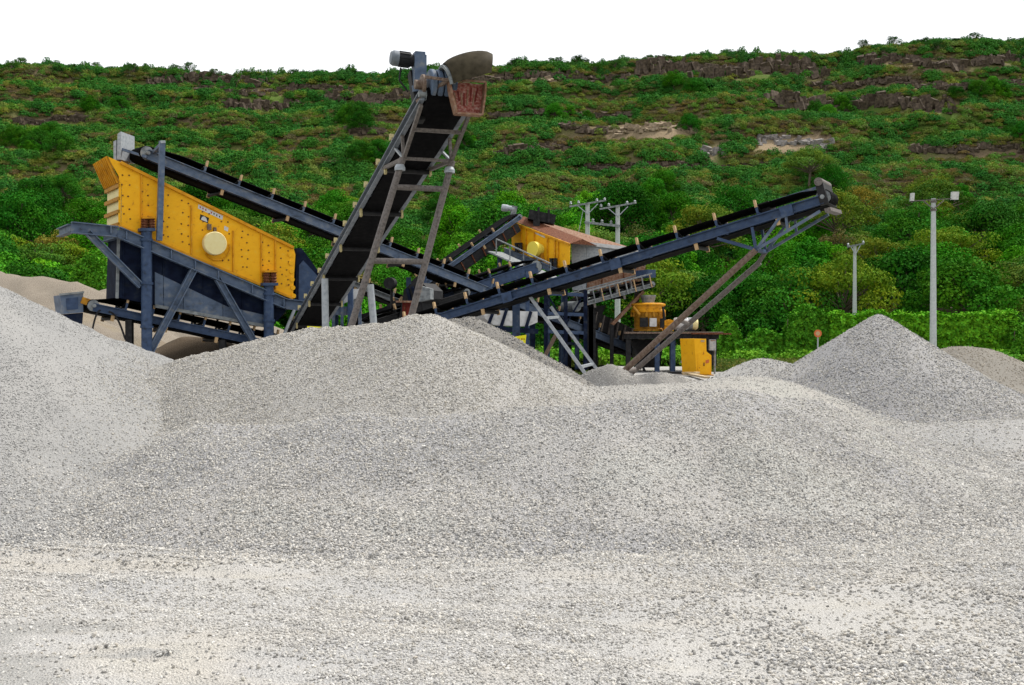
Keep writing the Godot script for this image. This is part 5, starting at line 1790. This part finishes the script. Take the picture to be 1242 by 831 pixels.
func make_protos() -> void:
	for kd in KINDS:
		var list := []
		for v in 3:
			var L := Leaves.new()
			var st := start()
			var h: float = kd.h
			var w: float = kd.w
			var trunk_top := Vector3(rng.randf_range(-0.3, 0.3), h * 0.5, rng.randf_range(-0.3, 0.3))
			var bare: float = 0.05 * h if not kd.name in ["ridge_tree", "olive_tree", "dry_tree"] else 0.35 * h
			tube(st, Vector3(0, -0.5, 0), trunk_top, 0.035 * h, 0.022 * h, 8)
			for k in kd.lobes:
				var g = TAU * (k * 0.382 + rng.randf() * 0.1)
				var f = (k + 0.5) / float(kd.lobes)
				var y := lerpf(bare + 0.14 * h, h * 0.86, pow(f, 0.8)) + rng.randf_range(-0.07, 0.07) * h
				var reach := w * sqrt(maxf(0.05, 1.0 - pow(f, 1.7))) * rng.randf_range(0.5, 1.12)
				var c := Vector3(cos(g) * reach, y, sin(g) * reach)
				var r := w * rng.randf_range(0.2, 0.42)
				var rv := Vector3(r, r * lerpf(kd.flat, 1.0, 0.15), r)
				tube(st, trunk_top.lerp(Vector3(0, h * 0.3, 0), 0.5 * (1.0 - f)), c, 0.013 * h, 0.006 * h, 5)
				lobe(L, c, rv, kd.leaves, kd.size, kd.c)
			st.generate_normals()
			list.append({trunk = st.commit(), crown = arrays_mesh(L.V, L.N, L.C)})
		protos.append(list)

var tints := []
var trees := []

func plant(kind: int, p: Vector3, scale_by: float, label := "") -> void:
	var kd: Dictionary = KINDS[kind]
	var pr: Dictionary = protos[kind][rng.randi() % 3]
	var o := Node3D.new()
	o.name = numbered(self, kd.name)
	add_child(o)
	o.position = p
	o.rotation.y = rng.randf() * TAU
	o.scale = Vector3(scale_by * rng.randf_range(0.92, 1.12), scale_by * rng.randf_range(0.88, 1.1), scale_by * rng.randf_range(0.92, 1.12))
	for e in [["trunk", M.bark], ["crown", tints[rng.randi() % tints.size()]]]:
		var mi := MeshInstance3D.new()
		mi.name = e[0]
		mi.mesh = pr[e[0]]
		mi.material_override = e[1]
		o.add_child(mi)
	trees.append({o = o, kind = kind, label = label, u = 621.0 + p.x / -p.z * F, v = 400.0 - (p.y + kd.h * scale_by * 0.6 - EYE) / -p.z * F, d = -p.z})

const LANDMARKS := [[-9999, "by far left edge"], [60, "left of big screen"], [150, "above big screen"], [300, "above crossing conveyor"], [420, "behind tall conveyor"], [560, "right of tall conveyor"], [650, "above rear screen"], [780, "above cone crusher"], [900, "near long conveyor's head"], [1015, "above gravel cone"], [1110, "near lamp pole"], [1175, "by far right edge"]]
const BANDS := [[-9999, "on the ridge"], [92, "high on the hill"], [170, "halfway up the hill"], [235, "on the lower hill"], [310, "at the hill's foot"]]
const ORDINALS := ["", "second ", "third ", "fourth ", "fifth ", "sixth ", "seventh ", "eighth ", "ninth ", "tenth ", "eleventh ", "twelfth ", "thirteenth ", "fourteenth ", "fifteenth ", "sixteenth "]

func label_trees() -> void:
	var cells := {}
	for t in trees:
		if t.label:
			tag(t.o, t.label, "tree", "trees on the hillside")
			continue
		var where := ""
		for l in LANDMARKS:
			if t.u >= l[0]: where = l[1]
		var band := ""
		for b in BANDS:
			if t.v >= b[0]: band = b[1]
		var key: String = "%s|%s|%s" % [KINDS[t.kind].look, where, band]
		if not cells.has(key): cells[key] = []
		cells[key].append(t)
	for key in cells:
		var list: Array = cells[key]
		list.sort_custom(func(a, b): return a.u < b.u)
		var bits: PackedStringArray = key.split("|")
		for i in list.size():
			var which := ""
			if list.size() > 1: which = ", " + ("leftmost" if i == 0 else ORDINALS[mini(i, 15)] + "from left")
			tag(list[i].o, "%s %s %s%s" % [bits[0], bits[2], bits[1], which], "tree", "trees on the hillside")

func clump(n: int, w: float, h: float, size: float, narrow: float, c := Color.WHITE) -> ArrayMesh:
	var L := Leaves.new()
	for i in n:
		var dir := Vector3(rng.randfn(), absf(rng.randfn()) * 0.9 + 0.05, rng.randfn()).normalized()
		var k := 0.55 + 0.5 * sqrt(rng.randf())
		var p := Vector3(dir.x * w, dir.y * h, dir.z * w) * k
		var nn := (dir + Vector3(rng.randf_range(-1, 1), rng.randf_range(-0.6, 0.9), rng.randf_range(-1, 1)) * 0.7).normalized()
		L.add(p, nn, size * rng.randf_range(0.6, 1.3), leaf_color(c, 0.15), rng, narrow)
	return arrays_mesh(L.V, L.N, L.C)

func blades(n: int, w: float, h: float) -> ArrayMesh:
	# a tuft of grass: narrow upright blades that bend outwards
	var L := Leaves.new()
	for i in n:
		var g := rng.randf() * TAU
		var r := sqrt(rng.randf()) * w
		var p := Vector3(cos(g) * r, 0, sin(g) * r)
		var tip := p + Vector3(cos(g) * w * 0.7 + rng.randf_range(-0.2, 0.2) * w, h * rng.randf_range(0.6, 1.1), sin(g) * w * 0.7 + rng.randf_range(-0.2, 0.2) * w)
		var side := Vector3(-sin(g), 0, cos(g)) * h * 0.055
		var col := leaf_color(Color.WHITE, 0.25)
		var midp := p.lerp(tip, 0.55) + Vector3.UP * h * 0.12
		for e in [[p - side, p + side, midp + side], [p - side, midp + side, midp - side], [midp - side, midp + side, tip]]:
			var nn: Vector3 = (e[1] - e[0]).cross(e[2] - e[0]).normalized()
			for q in e:
				L.V.append(q); L.N.append(nn); L.C.append(col)
	return arrays_mesh(L.V, L.N, L.C)

func copies(called: String, label: String, category: String, mesh: Mesh, list: Array) -> void:
	if list.is_empty(): return
	var mm := MultiMesh.new()
	mm.transform_format = MultiMesh.TRANSFORM_3D
	mm.use_colors = true
	mm.mesh = mesh
	mm.instance_count = list.size()
	for i in list.size():
		mm.set_instance_transform(i, list[i][0])
		mm.set_instance_color(i, list[i][1])
	var mi := MultiMeshInstance3D.new()
	mi.name = numbered(self, called)
	mi.multimesh = mm
	mi.material_override = M.leaf
	add_child(mi)
	tag(mi, label, category, "", "stuff")

func spot(p: Vector3, s: float, c: Color, tall := 1.0) -> Array:
	var b := Basis(Vector3.UP, rng.randf() * TAU).scaled(Vector3(s, s * tall, s))
	return [Transform3D(b, p), leaf_color(c, 0.17)]

func hedge(called: String, label: String, u0: float, u1: float, d: float, v_top: float, depth: float, n: int, c: Color) -> void:
	var a := Vector3(at(u0, 0, d).x, 0, -d)
	var b := Vector3(at(u1, 0, d).x, 0, -d)
	var top := at(0, v_top, d).y
	var t := thing(called, label, "hedge" if called == "clipped_hedge" else "bush", (a + b) * 0.5)
	var L := Leaves.new()
	for i in n:
		var f := rng.randf()
		var p := a.lerp(b, f)
		var hh := top * (1.0 + 0.09 * relief.get_noise_2d(p.x * 9.0, 2.0) + 0.1 * relief.get_noise_2d(p.x * 3.0, 5.0)) * (1.0 if called == "clipped_hedge" else sqrt(maxf(0.08, 1.0 - pow(f * 2.0 - 1.0, 2))))
		var g := rng.randf()
		var nn: Vector3
		if g < 0.36:
			p += Vector3(0, hh * (0.9 + 0.16 * pow(rng.randf(), 2.0)), -rng.randf() * depth)
			nn = Vector3(rng.randf_range(-0.7, 0.7), 1, rng.randf_range(-0.7, 0.7))
		else:
			var y := rng.randf() * hh
			var bulge := 0.35 * relief.get_noise_2d(p.x * 4.0, y * 4.0 + 30.0)
			p += Vector3(0, y, bulge - 0.35 * pow(rng.randf(), 2.0) - (0.3 if y > hh * 0.93 else 0.0))
			nn = Vector3(rng.randf_range(-0.9, 0.9), rng.randf_range(-0.2, 1.0), 0.8)
		L.add(p, nn.normalized(), 0.2 * rng.randf_range(0.6, 1.4), leaf_color(c, 0.32), rng)
	mesh_part(arrays_mesh(L.V, L.N, L.C), "foliage", M.leaf, t)
	var st := start()
	for k in int((b.x - a.x) / 0.7) + 1:
		var q := a.lerp(b, (k + 0.5) / (int((b.x - a.x) / 0.7) + 1.0)) - Vector3(0, 0, depth * 0.5)
		tube(st, q - Vector3.UP * 0.1, q + Vector3(0.1, top * 0.8, 0), 0.04, 0.02, 6)
	part(st, "stems", M.bark, t)

func make_palm(p: Vector3, label: String, s: float) -> void:
	var t := thing("palm", label, "palm", p)
	var L := Leaves.new()
	var top := p + Vector3.UP * 2.2 * s
	one_tube("trunk", M.bark, t, p - Vector3.UP * 0.3, top, 0.14 * s, 0.1 * s, 8)
	for k in 15:
		var g := TAU * k / 15.0 + rng.randf() * 0.2
		var lift := rng.randf_range(0.25, 1.3)
		var dir := Vector3(cos(g), 0, sin(g))
		for i in 14:
			var f := (i + 1) / 14.0
			var q := top + dir * f * 2.2 * s + Vector3.UP * (f * lift * 1.6 - f * f * 1.9) * s
			for sd in [-1.0, 1.0]:
				var side = Vector3(-sin(g), -0.35, cos(g)) * sd
				var tip = q + side.normalized() * 0.55 * s * (1.0 - 0.6 * f) + dir * 0.2 * s
				var w := dir * 0.05 * s
				var nn = (tip - q).cross(w).normalized()
				if nn.y < 0: nn = -nn
				for e in [q - w, q + w, tip]:
					L.V.append(e); L.N.append(nn); L.C.append(leaf_color(Color(0.05, 0.15, 0.015), 0.15))
	mesh_part(arrays_mesh(L.V, L.N, L.C), "fronds", M.leaf, t)

func make_vegetation() -> void:
	for c in [Color(1, 1, 1), Color(0.80, 0.92, 0.85), Color(1.0, 0.94, 0.8), Color(0.70, 0.78, 0.7), Color(1.0, 1.0, 0.72), Color(0.86, 0.86, 0.86)]:
		tints.append(leafy(c))
	make_protos()
	# wood on the lower slope: one tree at each point of a jittered grid
	var d := 76.0
	var row := 0
	while d < 152.0:
		var step := 4.9 + (d - 76.0) * 0.035
		var half := d * 0.475 + 3.0
		var x := -half + (row % 2) * step * 0.5
		while x < half:
			var px := x + rng.randf_range(-0.42, 0.42) * step
			var pd := d + rng.randf_range(-0.42, 0.42) * step
			x += step * (1.0 + maxf(0.0, (pd - 112.0) * 0.016))
			var t := (pd - HILL0) / (HILL1 - HILL0)
			var thin := smoothstep(0.25, 0.6, t) * 0.85
			if rng.randf() < thin + dryness(px, pd) * 0.25: continue
			if soil_patch(px, pd) > 0.2: continue
			var u := 621.0 + px / pd * F
			# a grassy clearing behind the middle of the plant and a few gaps
			if pd < 90.0 and u > 405 and u < 690 and rng.randf() < 0.75: continue
			var g := patchy.get_noise_2d(px * 1.7 + 90.0, pd * 1.7)
			var r := rng.randf()
			var kind := 0
			if g > 0.22: kind = 2 if r < 0.65 else 1
			elif g > 0.0: kind = 1 if r < 0.55 else (3 if r < 0.8 else 2)
			elif g > -0.2: kind = 0 if r < 0.6 else 1
			else: kind = 0 if r < 0.75 else 3
			if u > 800 and r > 0.72 and pd > 84: kind = 2
			if rng.randf() < 0.05: kind = 4
			plant(kind, Vector3(px, hill_h(px, pd) - 0.1, -pd), rng.randf_range(0.72, 1.18) * (1.0 if pd < 125 else 0.8))
		d += step * 0.86
		row += 1
	# single trees and bushes higher up
	for k in 13:
		var u := rng.randf_range(-20, 1260)
		var v := rng.randf_range(100, 195)
		for m in rng.randi_range(3, 6):
			var p := hill_from_screen(u + rng.randf_range(-34, 34), v + rng.randf_range(-6, 8))
			if soil_patch(p.x, -p.z) > 0.1: continue
			plant(0 if rng.randf() < 0.6 else 1, p - Vector3.UP * 0.6, rng.randf_range(0.3, 0.62))
	# trees along the ridge
	for k in 105:
		var u := -10.0 + k * 12.1 + rng.randf_range(-9, 9)
		if u > 830 and u < 1000 and rng.randf() < 0.7: continue
		if u > 1060 and rng.randf() < 0.6: continue
		var dd := HILL1 - rng.randf_range(-3.0, 8.0)
		var px := (u - 621.0) / F * dd
		var kind := 5
		plant(kind, Vector3(px, hill_h(px, dd) - rng.randf_range(0.2, 1.3), -dd), rng.randf_range(0.28, 0.62))
	label_trees()
	# scrub and grass over the open slope, each with one mesh
	var shrub := clump(330, 0.75, 0.7, 0.165, 0.38)
	var tuft := blades(40, 0.5, 0.6)
	var mat := clump(260, 0.8, 0.42, 0.2, 0.16)
	var green := []
	var dry := []
	var dark := []
	for i in 54000:
		var dd := sqrt(rng.randf_range(80.0 * 80.0, 208.0 * 208.0))
		var px := rng.randf_range(-1, 1) * (dd * 0.475 + 5.0)
		if soil_patch(px, dd) > rng.randf() * 0.7 + 0.12: continue
		var p := Vector3(px, hill_h(px, dd) - 0.08, -dd)
		var pu := 621.0 + px / dd * F
		var pv := 400.0 - (p.y - EYE) / dd * F
		var bare := false
		for le in LEDGES:
			if pu > le[0] and pu < le[1] and absf(pv - le[2] - 3.0 * sin(pu * 0.045)) < le[3] * 0.9 + 2.0: bare = true
		if bare and rng.randf() < 0.93: continue
		var dr := dryness(px, dd)
		var r := rng.randf()
		var blot := patchy.get_noise_2d(px * 3.2 + 900.0, dd * 3.2)
		if r < 0.34 + blot * 1.1 - dr * 0.30:
			dark.append(spot(p, rng.randf_range(0.7, 1.9), Color(0.04, 0.145, 0.02)))
		elif r < 0.72 - dr * 0.34:
			green.append(spot(p, rng.randf_range(0.6, 1.45), Color(0.10, 0.20, 0.026) if rng.randf() < 0.55 else Color(0.165, 0.20, 0.038)))
		else:
			dry.append(spot(p, rng.randf_range(0.7, 1.5), Color(0.215, 0.17, 0.08) if rng.randf() < 0.5 else Color(0.18, 0.185, 0.05)))
	copies("dark_scrub", "dark green scrub bushes covering the open hillside", "scrub", shrub, dark)
	copies("green_scrub", "lighter olive green scrub on the open hillside", "scrub", shrub, green)
	copies("dry_grass", "dry brownish grass between the scrub on the hillside", "grass", mat, dry)
	var ridge := []
	for i in 1400:
		var dd := HILL1 + rng.randf_range(-3.0, 4.0)
		var px := rng.randf_range(-105, 105)
		ridge.append(spot(Vector3(px, hill_h(px, dd) - 0.05, -dd), rng.randf_range(0.7, 1.3), Color(0.14, 0.19, 0.03)))
	var fringe := []
	for i in 1500:
		var u := rng.randf_range(-20, 1262)
		if u > 840 and rng.randf() < 0.65: continue
		var dd := HILL1 + rng.randf_range(-5.0, 2.0)
		var px := (u - 621.0) / F * dd
		fringe.append(spot(Vector3(px, hill_h(px, dd) - 0.1, -dd), rng.randf_range(0.5, 1.15) * (1.0 + 0.9 * patchy.get_noise_2d(px * 4.0, 3.0)), Color(0.05, 0.14, 0.025), rng.randf_range(1.1, 2.4)))
	copies("ridge_scrub", "dark scrub fringe standing along the ridge against the sky", "scrub", shrub, fringe)
	copies("ridge_grass", "pale grass fringe along the top of the ridge", "grass", tuft, ridge)
	# rank grass and weeds on the flat behind the plant
	var flat := []
	var weeds := []
	for i in 9000:
		var dd := rng.randf_range(58.0, 84.0)
		var px := rng.randf_range(-1, 1) * (dd * 0.475 + 3.0)
		var y := -0.14 if dd < HILL0 else hill_h(px, dd) - 0.1
		if rng.randf() < 0.75: flat.append(spot(Vector3(px, y, -dd), rng.randf_range(0.45, 0.9), Color(0.17, 0.26, 0.035) if rng.randf() < 0.6 else Color(0.23, 0.24, 0.065)))
		else: weeds.append(spot(Vector3(px, y, -dd), rng.randf_range(0.5, 1.3), Color(0.12, 0.28, 0.02)))
	for i in 900:
		var p := at(rng.randf_range(660, 730), 0, rng.randf_range(36.0, 56.0))
		flat.append(spot(Vector3(p.x, -0.03, p.z), rng.randf_range(0.15, 0.32), Color(0.14, 0.2, 0.035)))
	var verge := []
	for i in 2600:
		var p := at(rng.randf_range(860, 985), 0, rng.randf_range(47.0, 62.0))
		verge.append(spot(Vector3(p.x, -0.05, p.z), rng.randf_range(0.35, 0.8), Color(0.20, 0.22, 0.07) if rng.randf() < 0.5 else Color(0.1, 0.17, 0.03)))
	copies("rank_grass", "green grass on the flat ground behind the plant", "grass", tuft, flat)
	copies("verge_grass", "pale olive grass verge between yellow cabinet and gravel cone", "grass", mat, verge)
	copies("weeds", "bright green weeds on the flat ground behind the plant", "weeds", shrub, weeds)
	# hedge and bushes in front of the wood
	hedge("clipped_hedge", "long bright green clipped hedge behind the gravel cone and lamp pole", 1008, 1236, 62.0, 382, 1.6, 17000, Color(0.115, 0.31, 0.018))
	hedge("leafy_bush", "bright green bush at the left end of the clipped hedge", 952, 1020, 62.5, 374, 2.0, 5200, Color(0.08, 0.24, 0.018))
	hedge("leafy_bush", "small green bush right of the yellow cabinet", 866, 904, 60.0, 388, 1.8, 2400, Color(0.08, 0.24, 0.018))
	hedge("leafy_bush", "green bush between the cabinet's bush and the hedge", 902, 962, 63.0, 402, 2.0, 3600, Color(0.08, 0.24, 0.018))
	hedge("leafy_bush", "green bush at the right edge beyond the hedge", 1232, 1300, 60.0, 392, 2.0, 3600, Color(0.08, 0.24, 0.018))
	hedge("leafy_bush", "green bush behind the spoil bank at the left", 70, 140, 66.0, 310, 2.4, 6500, Color(0.08, 0.24, 0.018))
	make_palm(hill_from_screen(885, 352), "palm with arching fronds above the slanting pipe legs", 1.1)
	make_palm(hill_from_screen(622, 300), "small palm between the tall conveyor and the rear screen", 0.8)
